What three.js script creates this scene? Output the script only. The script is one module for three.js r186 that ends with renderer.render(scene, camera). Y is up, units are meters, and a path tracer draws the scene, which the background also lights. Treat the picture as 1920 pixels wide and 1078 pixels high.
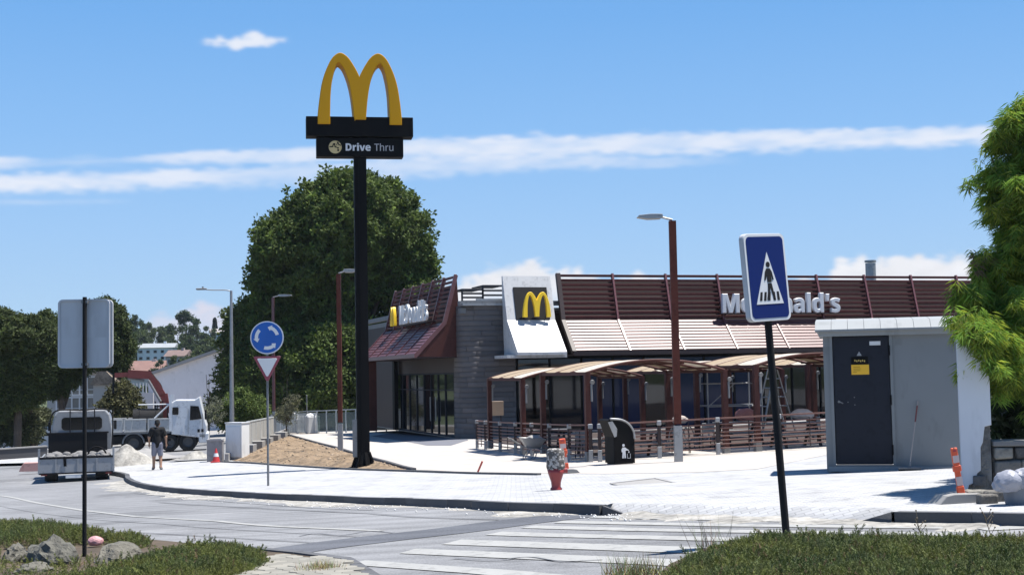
import * as THREE from 'three';
import { mergeGeometries } from 'three/addons/utils/BufferGeometryUtils.js';
import { RoundedBoxGeometry } from 'three/addons/geometries/RoundedBoxGeometry.js';
import { TextGeometry } from 'three/addons/geometries/TextGeometry.js';
import { FontLoader } from 'three/addons/loaders/FontLoader.js';
import { MarchingCubes } from 'three/addons/objects/MarchingCubes.js';

// ---------------------------------------------------------------- camera, sky, sun, exposure
const scene = new THREE.Scene();
const F = 2530;                                            // focal length for a picture 1920 wide
const camera = new THREE.PerspectiveCamera(2 * Math.atan(539 / F) * 180 / Math.PI, 1920 / 1078, 0.1, 6000);
camera.position.set(0, 1.65, 0);
camera.rotation.order = 'YXZ';
camera.rotation.set(0.0636, 0, -0.019);
camera.updateMatrixWorld(true);
const renderer = new THREE.WebGLRenderer({ antialias: true });
renderer.toneMapping = THREE.LinearToneMapping;
renderer.toneMappingExposure = 1.9;
renderer.shadowMap.enabled = true;

const SUN = new THREE.Vector3(0.297, 0.89, -0.349).normalize();
const sun = new THREE.DirectionalLight(new THREE.Color(1, 0.955, 0.89), 5);
sun.position.copy(SUN).multiplyScalar(150); sun.castShadow = true; sun.shadow.radius = 1;
sun.shadow.mapSize.set(4096, 4096);
Object.assign(sun.shadow.camera, { left: -70, right: 70, top: 90, bottom: -90, near: 10, far: 400 });
sun.target.position.set(0, 0, -50); scene.add(sun, sun.target);

// seeded random and tileable noise
function rng(seed) { let a = seed >>> 0; return () => { a = (a + 0x6D2B79F5) | 0; let t = Math.imul(a ^ (a >>> 15), 1 | a); t = (t + Math.imul(t ^ (t >>> 7), 61 | t)) ^ t; return ((t ^ (t >>> 14)) >>> 0) / 4294967296; }; }
const hash = (x, y, s = 0) => { let h = Math.imul(x, 374761393) + Math.imul(y, 668265263) + Math.imul(s, 2147483647 - 77); h = Math.imul(h ^ (h >>> 13), 1274126177); h ^= h >>> 16; return (h >>> 0) / 4294967296; };
function vnoise(x, y, px = 1e9, s = 0) {                   // value noise, periodic with px
  const xi = Math.floor(x), yi = Math.floor(y), fx = x - xi, fy = y - yi, u = fx * fx * (3 - 2 * fx), v = fy * fy * (3 - 2 * fy);
  const m = (k) => ((k % px) + px) % px, a = hash(m(xi), m(yi), s), b = hash(m(xi + 1), m(yi), s), c = hash(m(xi), m(yi + 1), s), d = hash(m(xi + 1), m(yi + 1), s);
  return a + (b - a) * u + (c - a) * v + (a - b - c + d) * u * v;
}
function fbm(x, y, oct = 5, px = 1e9, s = 0) { let t = 0, a = 0.5, n = 0; for (let i = 0; i < oct; i++) { t += a * vnoise(x, y, px, s + i * 17); n += a; a *= 0.55; x *= 2; y *= 2; px *= 2; } return t / n; }
const clamp = (x, a = 0, b = 1) => Math.max(a, Math.min(b, x)), lerp = (a, b, t) => a + (b - a) * t, sstep = (a, b, x) => { const t = clamp((x - a) / (b - a)); return t * t * (3 - 2 * t); };
const curve = (pts, x) => { if (x <= pts[0][0]) return pts[0][1]; for (let i = 1; i < pts.length; i++) if (x <= pts[i][0]) return lerp(pts[i - 1][1], pts[i][1], (x - pts[i - 1][0]) / (pts[i][0] - pts[i - 1][0])); return pts[pts.length - 1][1]; };

// the line of sight through a point of the photograph, and its heading and height in degrees
const sight = (px, py) => new THREE.Vector3((px - 960) / F, (539 - py) / F, -1).applyQuaternion(camera.quaternion);
const D2 = 180 / Math.PI, azel = (px, py) => { const d = sight(px, py); return [Math.atan2(d.x, -d.z) * D2, Math.atan2(d.y, Math.hypot(d.x, d.z)) * D2]; };

// the sky: clear blue with two vapour trails and small low cumulus, all the way round
const EXPO = renderer.toneMappingExposure;               // the sky is given as it looks in the picture
function makeSky() {
  const W = 2048, H = 2048, data = new Float32Array(W * H * 4);
  const band = (list) => list.map(([px, py, h, a]) => { const [az, el] = azel(px, py); return [az, el, h / F * D2, a]; });
  const trails = [
    { b: band([[-900, 360, 8, 0], [205, 300, 3, 0.2], [330, 297, 12, 0.8], [600, 289, 15, 0.85], [780, 278, 20, 0.9], [1000, 276, 24, 0.95], [1250, 270, 22, 0.9], [1500, 262, 21, 0.95], [1830, 253, 17, 1.0], [2600, 225, 16, 0.9], [3600, 200, 10, 0]]), s: 3 },
    { b: band([[-1200, 372, 10, 0], [-400, 352, 17, 0.9], [0, 343, 18, 0.98], [200, 339, 18, 0.98], [370, 333, 16, 0.9], [480, 332, 20, 0.6], [640, 326, 24, 0.5], [800, 312, 22, 0.65], [1000, 303, 16, 0.7], [1280, 304, 8, 0.4], [1400, 300, 6, 0]]), s: 9 },
    { b: band([[-300, 312, 14, 0], [-100, 306, 14, 0.8], [0, 304, 12, 0.85], [45, 303, 8, 0.5], [80, 303, 7, 0.15], [160, 302, 12, 0.2], [260, 304, 8, 0]]), s: 14 },
    { b: band([[-100, 380, 8, 0], [60, 379, 5, 0.3], [190, 378, 4, 0.2], [260, 378, 4, 0]]), s: 19 },
  ];
  const puff = [[402, 80, 60, 20, 0.75], [440, 84, 40, 20, 0.9], [476, 76, 44, 24, 1], [505, 82, 34, 16, 0.7], [535, 76, 24, 12, 0.5]].map(([px, py, w, h, a]) => [...azel(px, py), w / F * D2, h / F * D2, a]);
  // tops of the low cumulus in the picture: heading, height of the top, strength
  const heap = [[780, 560, 0], [800, 524, 0.8], [815, 520, 1], [840, 530, 1], [880, 527, 1], [905, 505, 1], [930, 500, 1], [960, 502, 1], [990, 489, 1], [1010, 492, 1], [1040, 502, 1], [1062, 508, 1], [1085, 504, 1], [1110, 514, 0.9], [1150, 520, 0.6], [1190, 508, 0.9], [1230, 511, 0.9], [1260, 522, 0.3], [1340, 520, 0.5], [1400, 516, 0.5], [1480, 520, 0.2], [1510, 511, 0.8], [1545, 515, 0.4], [1570, 478, 0.85], [1600, 474, 1], [1640, 488, 1], [1680, 483, 1], [1720, 474, 1], [1760, 485, 1], [1795, 473, 1], [1830, 480, 1], [1900, 500, 0.9], [2000, 520, 0.7]].map(([px, py, a]) => [...azel(px, py), a]);
  const veil = [[150, 620, 0], [250, 600, 0.2], [290, 566, 0.5], [330, 572, 0.55], [380, 558, 0.75], [420, 560, 0.6], [450, 570, 0.5], [500, 600, 0.3], [560, 640, 0]].map(([px, py, a]) => [...azel(px, py), a]);
  const a0 = heap[0][0], a1 = heap[heap.length - 1][0], v0 = veil[0][0], v1 = veil[veil.length - 1][0];
  const col = (k) => (el) => curve([[-90, [0.2, 0.19, 0.17][k]], [-3, [0.25, 0.27, 0.28][k]], [0, [0.48, 0.66, 0.86][k]], [3, [0.43, 0.645, 0.90][k]], [6, [0.365, 0.60, 0.925][k]], [10, [0.275, 0.53, 0.915][k]], [15, [0.19, 0.445, 0.865][k]], [25, [0.135, 0.345, 0.75][k]], [50, [0.07, 0.21, 0.56][k]], [90, [0.05, 0.16, 0.46][k]]], el);
  const C = [col(0), col(1), col(2)];
  const AZ = [], TR = [], HP = [], pick = (L, k) => L.map((q) => [q[0], q[k]]);
  for (let i = 0; i < W; i++) {                            // what each heading holds
    let az = ((i + 0.5) / W - 0.25) * 360; if (az > 180) az -= 360; AZ.push(az);
    TR.push(az > -60 && az < 60 ? trails.filter((t) => az > t.b[0][0] && az < t.b[t.b.length - 1][0]).map((t) => [curve(pick(t.b, 1), az), curve(pick(t.b, 2), az), curve(pick(t.b, 3), az), t.s]) : []);
    if (az > a0 && az < a1) HP.push([curve(pick(heap, 1), az), curve(pick(heap, 2), az), 0]);
    else if (az > v0 && az < v1) HP.push([curve(pick(veil, 1), az), curve(pick(veil, 2), az), 1]);
    else { const n = fbm((az + 400) * 0.09, 3.3, 4, 1e9, 60); HP.push([1 + n * 6, sstep(0.46, 0.6, n) * 0.9 * sstep(26, 34, Math.abs(az)), 0]); }
  }
  for (let j = 0; j < H; j++) {
    const el = (j + 0.5) / H * 180 - 90, base = C.map((c) => c(el));
    for (let i = 0; i < W; i++) {
      // column i looks along heading az (0 = straight ahead, -z)
      const az = AZ[i];
      let [r, g, b] = base, o = (j * W + i) * 4;
      const put = (a, cr, cg, cb) => { a = clamp(a); r = lerp(r, cr, a); g = lerp(g, cg, a); b = lerp(b, cb, a); };
      if (el > -1 && el < 24) {
        for (const [mid, hw, st, ts] of TR[i]) {
          const y = (el - mid) / hw; if (y > 2 || y < -2.4) continue;
          const n = fbm(az * 1.9 + ts * 31, el * 7, 5, 1e9, ts) - 0.5, n2 = fbm(az * 0.8 + 50, el * 3.5, 5, 1e9, ts + 5);
          const edge = y > 0 ? 1 - sstep(0.55, 1.15, y + n * 1.0) : 1 - sstep(0.2, 1.35, -y + n * 1.3);
          put(edge * st * clamp(0.3 + n2 * 1.1), 0.80, 0.855, 0.97);
        }
        if (az < -4 && az > -18) {
          let d = 0; for (const [pa, pe, w, h, s] of puff) { const dx = (az - pa) / w, dy = (el - pe) / h; d = Math.max(d, (1 - dx * dx * 2.2 - dy * dy * (dy < 0 ? 2.6 : 1.4)) * s); }
          if (d > 0) { const n = fbm(az * 3.2, el * 4.2, 6, 1e9, 41); put(sstep(0.1, 0.75, d + (n - 0.55) * 1.3) * 0.95, 0.83, 0.87, 0.96); }
        }
        // cumulus
        const [top, st, warm] = HP[i];
        if (el < top + 0.6 && st > 0) {
          const n = fbm(az * 2.6 + 9, el * 3.4, 6, 1e9, 71), body = fbm(az * 1.3 + 3, el * 2.4, 5, 1e9, 83);
          const a = sstep(-0.12, 0.28, top - el + (n - 0.5) * 1.3 - (1 - st) * 0.9) * sstep(0, 0.3, st) * sstep(-2.5, -0.6, el - top) * sstep(-0.5, 1.2, el);
          const lit = 0.82 + 0.2 * body;
          warm ? put(a * (0.5 + body * 0.6), 0.76, 0.73, 0.83) : put(a, 0.93 * lit, 0.945 * lit, 1.0 * lit);
        }
      }
      data[o] = r / EXPO; data[o + 1] = g / EXPO; data[o + 2] = b / EXPO; data[o + 3] = 1;
    }
  }
  const t = new THREE.DataTexture(data, W, H, THREE.RGBAFormat, THREE.FloatType);
  t.mapping = THREE.EquirectangularReflectionMapping; t.magFilter = t.minFilter = THREE.LinearFilter; t.wrapS = THREE.RepeatWrapping; t.colorSpace = THREE.LinearSRGBColorSpace; t.needsUpdate = true;
  return t;
}
scene.background = makeSky(); scene.environment = scene.background;
scene.fog = new THREE.FogExp2(new THREE.Color(0.72, 0.82, 0.95), 0.00009);

// ---------------------------------------------------------------- the lie of the land
// metres below the eye by distance; the land also falls gently to the left. Between the knots it is plane.
const KN = [[-900, 1.6], [0, 1.6], [9, 1.68], [13, 1.75], [17, 1.9], [22, 2.02], [26, 2.25], [30, 2.42], [36, 2.6], [42, 2.76], [50, 2.85], [60, 2.9], [75, 3.1], [100, 3.4], [160, 3.7], [5000, 3.7]];
const land = (x, z) => 1.65 - curve(KN, -z) + 0.03 * clamp(x, -60, 60);
function G(px, py, lift = 0) {                             // where the line of sight meets the land (or a level lift above it)
  const d = sight(px, py); let a = 2, b = 400;
  const f = (t) => camera.position.y + d.y * t - land(d.x * t, d.z * t) - lift;
  for (let i = 0; i < 60; i++) { const m = (a + b) / 2; f(m) > 0 ? a = m : b = m; }
  return new THREE.Vector3(d.x * a, camera.position.y + d.y * a, d.z * a);
}
const at = (px, py, dist) => { const d = sight(px, py); return d.multiplyScalar(dist / -d.z).add(camera.position); };
const high = (p, py) => { const q = p.clone().project(camera), px = (q.x + 1) * 960; return at(px, py, -p.z).y - p.y; };   // how far above p the picture's row py is

// ---------------------------------------------------------------- textures and materials
const toS = (x) => { x = clamp(x); return 255 * (x <= 0.0031308 ? 12.92 * x : 1.055 * Math.pow(x, 1 / 2.4) - 0.055); };
function tex(n, fn, metres, data = false) {                // fn(u, v) gives a grey or [r, g, b], linear
  const a = new Uint8Array(n * n * 4);
  for (let j = 0; j < n; j++) for (let i = 0; i < n; i++) {
    const c = fn(i / n, j / n), o = (j * n + i) * 4, q = typeof c === 'number' ? [c, c, c] : c;
    for (let k = 0; k < 3; k++) a[o + k] = data ? clamp(q[k]) * 255 : toS(q[k]);
    a[o + 3] = 255;
  }
  const t = new THREE.DataTexture(a, n, n); t.wrapS = t.wrapT = THREE.RepeatWrapping; t.magFilter = THREE.LinearFilter; t.minFilter = THREE.LinearMipmapLinearFilter; t.generateMipmaps = true;
  t.colorSpace = data ? THREE.NoColorSpace : THREE.SRGBColorSpace; t.repeat.set(1 / metres, 1 / metres); t.needsUpdate = true; return t;
}
const lin = (r, g, b) => new THREE.Color().setRGB(r, g, b);
function mat(c, rough = 0.8, o = {}) { return new THREE.MeshPhysicalMaterial({ color: Array.isArray(c) ? lin(...c) : c, roughness: rough, side: THREE.DoubleSide, ...o }); }
const T = {
  asphalt: tex(1024, (u, v) => { const sp = hash(Math.floor(u * 1024), Math.floor(v * 1024), 3), w = fbm(u * 6, v * 6, 5, 6, 4), st = fbm(u * 3, v * 40, 4, 3, 8); const k = 0.72 + 0.4 * (w - 0.5) + 0.4 * (sp - 0.5) + 0.5 * (st - 0.5) - 0.16 * sstep(0.6, 0.66, fbm(u * 4 + 7, v * 4, 5, 4, 16)); const dust = sstep(0.56, 0.75, fbm(u * 5 + 2, v * 9, 5, 5, 12)) * 0.3; return [k + dust, k + dust * 0.98, k + dust * 0.94]; }, 11),
  pave: tex(1024, (u, v) => {
    const W = 40, R = 40, r = Math.floor(v * R), x = u * W / 2 + (r % 2) * 0.5, c = Math.floor(x), fx = x - c, fy = v * R - r;
    const j = Math.min(Math.min(fx, 1 - fx) * 2, Math.min(fy, 1 - fy)), tone = 0.9 + 0.22 * (hash(((c % 20) + 20) % 20, r, 5) - 0.5), d = fbm(u * 4, v * 4, 5, 4, 31), st = sstep(0.6, 0.8, fbm(u * 8, v * 8, 5, 8, 37));
    const k = tone * (j < 0.07 ? 0.68 : 1) * (0.9 + 0.2 * (d - 0.5)) - st * 0.16; return [k, k * 0.995, k * 0.98];
  }, 4),
  concrete: tex(512, (u, v) => { const a = fbm(u * 5, v * 5, 6, 5, 51), s = hash(Math.floor(u * 512), Math.floor(v * 512), 6); return 0.84 + 0.34 * (a - 0.5) + 0.1 * (s - 0.5); }, 3),
  plaster: tex(512, (u, v) => { const a = fbm(u * 4, v * 4, 6, 4, 61), s = sstep(0.62, 0.8, fbm(u * 9, v * 3, 5, 9, 66)); return 0.94 + 0.12 * (a - 0.5) - 0.12 * s; }, 2.5),
  dirt: tex(512, (u, v) => { const a = fbm(u * 7, v * 7, 6, 7, 71), b = fbm(u * 30, v * 30, 3, 30, 75); const k = 0.68 + 0.75 * (a - 0.5) + 0.6 * (b - 0.5); return [k, k * 0.97, k * 0.9]; }, 2.4),
  grain: tex(512, (u, v) => { const a = fbm(u * 3, v * 60, 5, 3, 81), b = fbm(u * 4, v * 4, 4, 4, 85); return 0.85 + 0.3 * (a - 0.5) + 0.2 * (b - 0.5); }, 1.2),
  bark: tex(256, (u, v) => 0.7 + 0.7 * (fbm(u * 20, v * 4, 5, 4, 91) - 0.5), 0.8),
  scuff: tex(512, (u, v) => { const a = fbm(u * 6, v * 6, 6, 6, 95), b = sstep(0.6, 0.72, fbm(u * 14, v * 14, 4, 14, 99)); return 0.93 + 0.2 * (a - 0.5) - 0.18 * b; }, 1.5),
  bump: tex(512, (u, v) => fbm(u * 24, v * 24, 4, 24, 105), 0.6, true),
};
const M = {
  asphalt: mat([0.235, 0.238, 0.245], 0.92, { map: T.asphalt, bumpMap: T.bump, bumpScale: 0.004 }),
  patch: mat([0.11, 0.116, 0.132], 0.95, { map: T.asphalt }),
  paint: mat([0.30, 0.30, 0.287], 0.8, { map: T.scuff }),
  pave: mat([0.43, 0.435, 0.445], 0.9, { map: T.pave }),
  fore: mat([0.46, 0.43, 0.395], 0.9, { map: T.concrete }),
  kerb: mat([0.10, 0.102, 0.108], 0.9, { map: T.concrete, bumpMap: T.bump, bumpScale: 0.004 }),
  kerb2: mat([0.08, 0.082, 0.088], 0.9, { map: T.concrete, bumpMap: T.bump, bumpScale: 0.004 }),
  conc: mat([0.30, 0.292, 0.28], 0.9, { map: T.concrete }),
  sand: mat([0.40, 0.395, 0.385], 0.95, { map: T.dirt, bumpMap: T.bump, bumpScale: 0.01 }),
  earth: mat([0.27, 0.20, 0.135], 0.95, { map: T.dirt, bumpMap: T.bump, bumpScale: 0.015 }),
  soil: mat([0.10, 0.075, 0.05], 0.95, { map: T.dirt }),
  grassland: mat([0.075, 0.10, 0.035], 0.95, { map: T.dirt }),
  brown: mat([0.15, 0.055, 0.055], 0.4, { clearcoat: 0.25, clearcoatRoughness: 0.3, map: T.scuff }),  // paler and pinker than brownU: sun on the lower slats put into the colour
  brownP: mat([0.075, 0.026, 0.021], 0.6, { map: T.scuff, specularIntensity: 0.4 }),
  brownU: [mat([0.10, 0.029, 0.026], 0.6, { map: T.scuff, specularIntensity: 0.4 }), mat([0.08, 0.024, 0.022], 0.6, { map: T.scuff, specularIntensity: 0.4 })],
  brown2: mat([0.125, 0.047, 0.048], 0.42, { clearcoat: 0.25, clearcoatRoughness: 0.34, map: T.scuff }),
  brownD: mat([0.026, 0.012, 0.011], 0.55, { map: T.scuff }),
  rust: mat([0.105, 0.030, 0.020], 0.65, { specularIntensity: 0.4, map: T.scuff }),
  plank: [[0.105, 0.096, 0.096], [0.085, 0.079, 0.081], [0.125, 0.114, 0.112]].map((c) => mat(c, 0.7, { map: T.grain })),
  black: mat([0.006, 0.006, 0.0065], 0.6, { specularIntensity: 0.2 }), blackM: mat([0.011, 0.011, 0.012], 0.8, { specularIntensity: 0.5 }), charcoal: mat([0.014, 0.017, 0.026], 0.65, { specularIntensity: 0.5, map: T.scuff }),
  rubber: mat([0.018, 0.018, 0.018], 0.9, { map: T.concrete }),
  galv: mat([0.34, 0.345, 0.35], 0.5, { metalness: 0.6, map: T.scuff }), galvD: mat([0.2, 0.205, 0.21], 0.6, { metalness: 0.4, map: T.scuff }),
  steel: mat([0.16, 0.078, 0.062], 0.6, { map: T.scuff }),
  white: mat([0.5, 0.505, 0.51], 0.45, { map: T.scuff }), whiteWall: mat([0.66, 0.67, 0.69], 0.85, { map: T.plaster }),
  signBack: mat([0.56, 0.565, 0.585], 0.55, { map: T.plaster }),
  yellow: mat([0.50, 0.25, 0.008], 0.55, { specularIntensity: 0.3 }), yellowLit: mat([0.92, 0.60, 0.02], 0.45),  // yellow has the backlit pole arch's shade in its colour; yellowLit is the lit copy
  blue: mat([0.002, 0.014, 0.11], 0.5, { specularIntensity: 0.4 }), blueR: mat([0.004, 0.085, 0.36], 0.4), red: mat([0.35, 0.03, 0.04], 0.5), white2: mat([0.6, 0.61, 0.62], 0.4),
  orange: mat([0.7, 0.10, 0.035], 0.5, { map: T.scuff }), reflex: mat([0.5, 0.40, 0.38], 0.5),
  glass: mat([0.2, 0.22, 0.25], 0.03, { transmission: 1, thickness: 0, ior: 1.6 }),
  coated: mat([0.006, 0.008, 0.011], 0.04, { ior: 1.6, specularIntensity: 0.7 }),
  bluePane: mat([0.008, 0.017, 0.05], 0.06, { ior: 1.5, specularIntensity: 0.4 }),
  autoGlass: mat([0.006, 0.007, 0.008], 0.08, { ior: 1.45 }),
};

// ---------------------------------------------------------------- building helpers
const V = (x, y, z) => new THREE.Vector3(x, y, z);
const taken = {};
const numbered = (n) => { const k = taken[n] = (taken[n] ?? -1) + 1; return k ? n + '_' + String(k).padStart(3, '0') : n; };
function clean(g) {                                        // position, normal and uv in metres by the way each face points
  g = g.index ? g.toNonIndexed() : g; if (!g.attributes.normal) g.computeVertexNormals();
  for (const k of Object.keys(g.attributes)) if (!['position', 'normal', 'uv'].includes(k)) g.deleteAttribute(k);
  if (!g.userData.uvKept) {
    const p = g.attributes.position, n = g.attributes.normal, uv = new Float32Array(p.count * 2);
    for (let i = 0; i < p.count; i++) { const f = i - i % 3; let ax = 0, ay = 0, az = 0; for (let k = 0; k < 3; k++) { ax += Math.abs(n.getX(f + k)); ay += Math.abs(n.getY(f + k)); az += Math.abs(n.getZ(f + k)); }
      const x = p.getX(i), y = p.getY(i), z = p.getZ(i); const [a, b] = ay >= ax && ay >= az ? [x, z] : ax >= az ? [z, y] : [x, y]; uv[2 * i] = a; uv[2 * i + 1] = b; }
    g.setAttribute('uv', new THREE.BufferAttribute(uv, 2));
  }
  return g;
}
function geo(list) { return Array.isArray(list) ? mergeGeometries(list.map(clean)) : clean(list); }
function part(name, g, m, parent) { const o = new THREE.Mesh(geo(g), m); o.name = parent === scene ? numbered(name) : name; o.castShadow = o.receiveShadow = true; parent.add(o); return o; }
function tag(o, label, category, group, kind) { o.userData.label = label; if (category) o.userData.category = category; if (group) o.userData.group = group; if (kind) o.userData.kind = kind; return o; }
function thing(name, label, category, pos = V(0, 0, 0), turn = 0, group) { const o = new THREE.Group(); o.name = numbered(name); o.position.copy(pos); o.rotation.y = turn; scene.add(o); o.updateMatrixWorld(true); return tag(o, label, category, group); }
function sub(name, parent, x = 0, y = 0, z = 0, turn = 0) { const o = new THREE.Group(); o.name = name; o.position.set(x, y, z); o.rotation.y = turn; parent.add(o); return o; }
function solo(name, g, m, label, category, group) { return tag(part(name, g, m, scene), label, category, group); }
function structure(name, g, m) { const o = part(name, g, m, scene); o.userData.kind = 'structure'; return o; }
function copy(o, pos, turn, label) { const c = o.clone(); c.name = numbered(o.name.replace(/_\d{3}$/, '')); c.userData = { ...o.userData }; if (pos) c.position.copy(pos); if (turn !== undefined) c.rotation.y = turn; if (label) c.userData.label = label; scene.add(c); return c; }
const B = (w, h, d, x = 0, y = 0, z = 0) => new THREE.BoxGeometry(w, h, d).translate(x, y, z);
const RB = (w, h, d, x = 0, y = 0, z = 0, r = 0.02, s = 2) => new RoundedBoxGeometry(w, h, d, s, Math.min(r, w / 2.01, h / 2.01, d / 2.01)).translate(x, y, z);
const CY = (r0, r1, h, x = 0, y = 0, z = 0, n = 16) => new THREE.CylinderGeometry(r0, r1, h, n).translate(x, y, z);   // r0 top, r1 bottom, centred
const SP = (r, x = 0, y = 0, z = 0, a = 14, b = 10) => new THREE.SphereGeometry(r, a, b).translate(x, y, z);
const between = (g, a, b) => { const d = b.clone().sub(a), q = new THREE.Quaternion().setFromUnitVectors(V(0, 1, 0), d.clone().normalize()); return g.applyQuaternion(q).translate((a.x + b.x) / 2, (a.y + b.y) / 2, (a.z + b.z) / 2); };
const rod = (a, b, r = 0.02, n = 8, r2 = r) => between(new THREE.CylinderGeometry(r2, r, a.distanceTo(b), n), a, b);
function beam(a, b, w, h) {                                // a box from a to b, w across, h upright
  const d = b.clone().sub(a), L = d.length(), z = d.clone().normalize(), x = Math.abs(z.y) > 0.99 ? V(1, 0, 0) : V(0, 1, 0).cross(z).normalize(), y = z.clone().cross(x);
  return new THREE.BoxGeometry(w, h, L).applyMatrix4(new THREE.Matrix4().makeBasis(x, y, z)).translate((a.x + b.x) / 2, (a.y + b.y) / 2, (a.z + b.z) / 2);
}
const tube = (pts, r, seg = 24, n = 8) => new THREE.TubeGeometry(new THREE.CatmullRomCurve3(pts), seg, r, n);
const lathe = (pts, n = 24) => new THREE.LatheGeometry(pts.map(([r, y]) => new THREE.Vector2(r, y)), n);
const shape = (pts) => new THREE.Shape(pts.map(([x, y]) => new THREE.Vector2(x, y)));
const extrude = (s, d, bevel = 0, seg = 1) => new THREE.ExtrudeGeometry(s, { depth: d, bevelEnabled: bevel > 0, bevelSize: bevel, bevelThickness: bevel, bevelSegments: seg, curveSegments: 24 });
function quads(rows) {                                     // a surface through rows of points
  const g = new THREE.BufferGeometry(), p = [], ix = [], n = rows[0].length; rows.forEach((r) => r.forEach((v) => p.push(v.x, v.y, v.z)));
  for (let i = 0; i < rows.length - 1; i++) for (let j = 0; j < n - 1; j++) { const a = i * n + j; ix.push(a, a + n, a + 1, a + 1, a + n, a + n + 1); }
  g.setAttribute('position', new THREE.Float32BufferAttribute(p, 3)); g.setIndex(ix); g.computeVertexNormals(); return g;
}
// a flat sheet over the land: outline in [x, z], cut where the land bends
function sheetGeo(poly, lift) {
  const pts = poly.map(([x, z]) => new THREE.Vector2(x, z)), tris = THREE.ShapeUtils.triangulateShape(pts, []), pos = [], zs = KN.map((k) => -k[0]), xs = [-60, 60];
  const cut = (P, ax, lim, keepLess) => { const out = []; for (let i = 0; i < P.length; i++) { const a = P[i], b = P[(i + 1) % P.length], ia = keepLess ? a[ax] <= lim : a[ax] >= lim, ib = keepLess ? b[ax] <= lim : b[ax] >= lim; if (ia) out.push(a); if (ia !== ib) { const t = (lim - a[ax]) / (b[ax] - a[ax]); out.push([lerp(a[0], b[0], t), lerp(a[1], b[1], t)]); } } return out; };
  for (const tr of tris) {
    const P0 = tr.map((k) => [pts[k].x, pts[k].y]);
    for (let s = 0; s < zs.length - 1; s++) {
      let P = cut(cut(P0, 1, zs[s], true), 1, zs[s + 1], false); if (P.length < 3) continue;
      for (const [l, r] of [[-1e9, -60], [-60, 60], [60, 1e9]]) {
        let Q = P; if (l > -1e8) Q = cut(Q, 0, l, false); if (r < 1e8 && Q.length) Q = cut(Q, 0, r, true); if (Q.length < 3) continue;
        for (let i = 1; i < Q.length - 1; i++) { let [a, b, c] = [Q[0], Q[i], Q[i + 1]]; const ar = (b[0] - a[0]) * (c[1] - a[1]) - (b[1] - a[1]) * (c[0] - a[0]); if (Math.abs(ar) < 1e-7) continue; if (ar > 0) [b, c] = [c, b]; for (const q of [a, b, c]) pos.push(q[0], land(q[0], q[1]) + lift, q[1]); }
      }
    }
  }
  const g = new THREE.BufferGeometry(); g.setAttribute('position', new THREE.Float32BufferAttribute(pos, 3)); g.computeVertexNormals(); return g;
}
const px2xz = (list, lift = 0) => list.map(([x, y]) => { const p = G(x, y, lift); return [p.x, p.z]; });
// scattered copies of one small piece as one part
function scatter(name, g, m, parent, items) {              // items: [position, quaternion, scale (number or vector), colour]
  const o = new THREE.InstancedMesh(g, m, items.length), X = new THREE.Matrix4(), s = V(1, 1, 1);
  items.forEach(([p, q, k, c], i) => { typeof k === 'number' ? s.set(k, k, k) : s.copy(k); o.setMatrixAt(i, X.compose(p, q, s)); if (c) o.setColorAt(i, c); });
  o.name = parent === scene ? numbered(name) : name; o.castShadow = o.receiveShadow = true; o.userData.kind = 'stuff'; parent.add(o); return o;
}
const turned = (R) => new THREE.Quaternion().setFromEuler(new THREE.Euler((R() - 0.5) * 6.28, (R() - 0.5) * 6.28, (R() - 0.5) * 6.28));
const inside = (P, x, z) => { let c = false; for (let i = 0, j = P.length - 1; i < P.length; j = i++) if ((P[i][1] > z) !== (P[j][1] > z) && x < (P[j][0] - P[i][0]) * (z - P[i][1]) / (P[j][1] - P[i][1]) + P[i][0]) c = !c; return c; };
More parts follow.
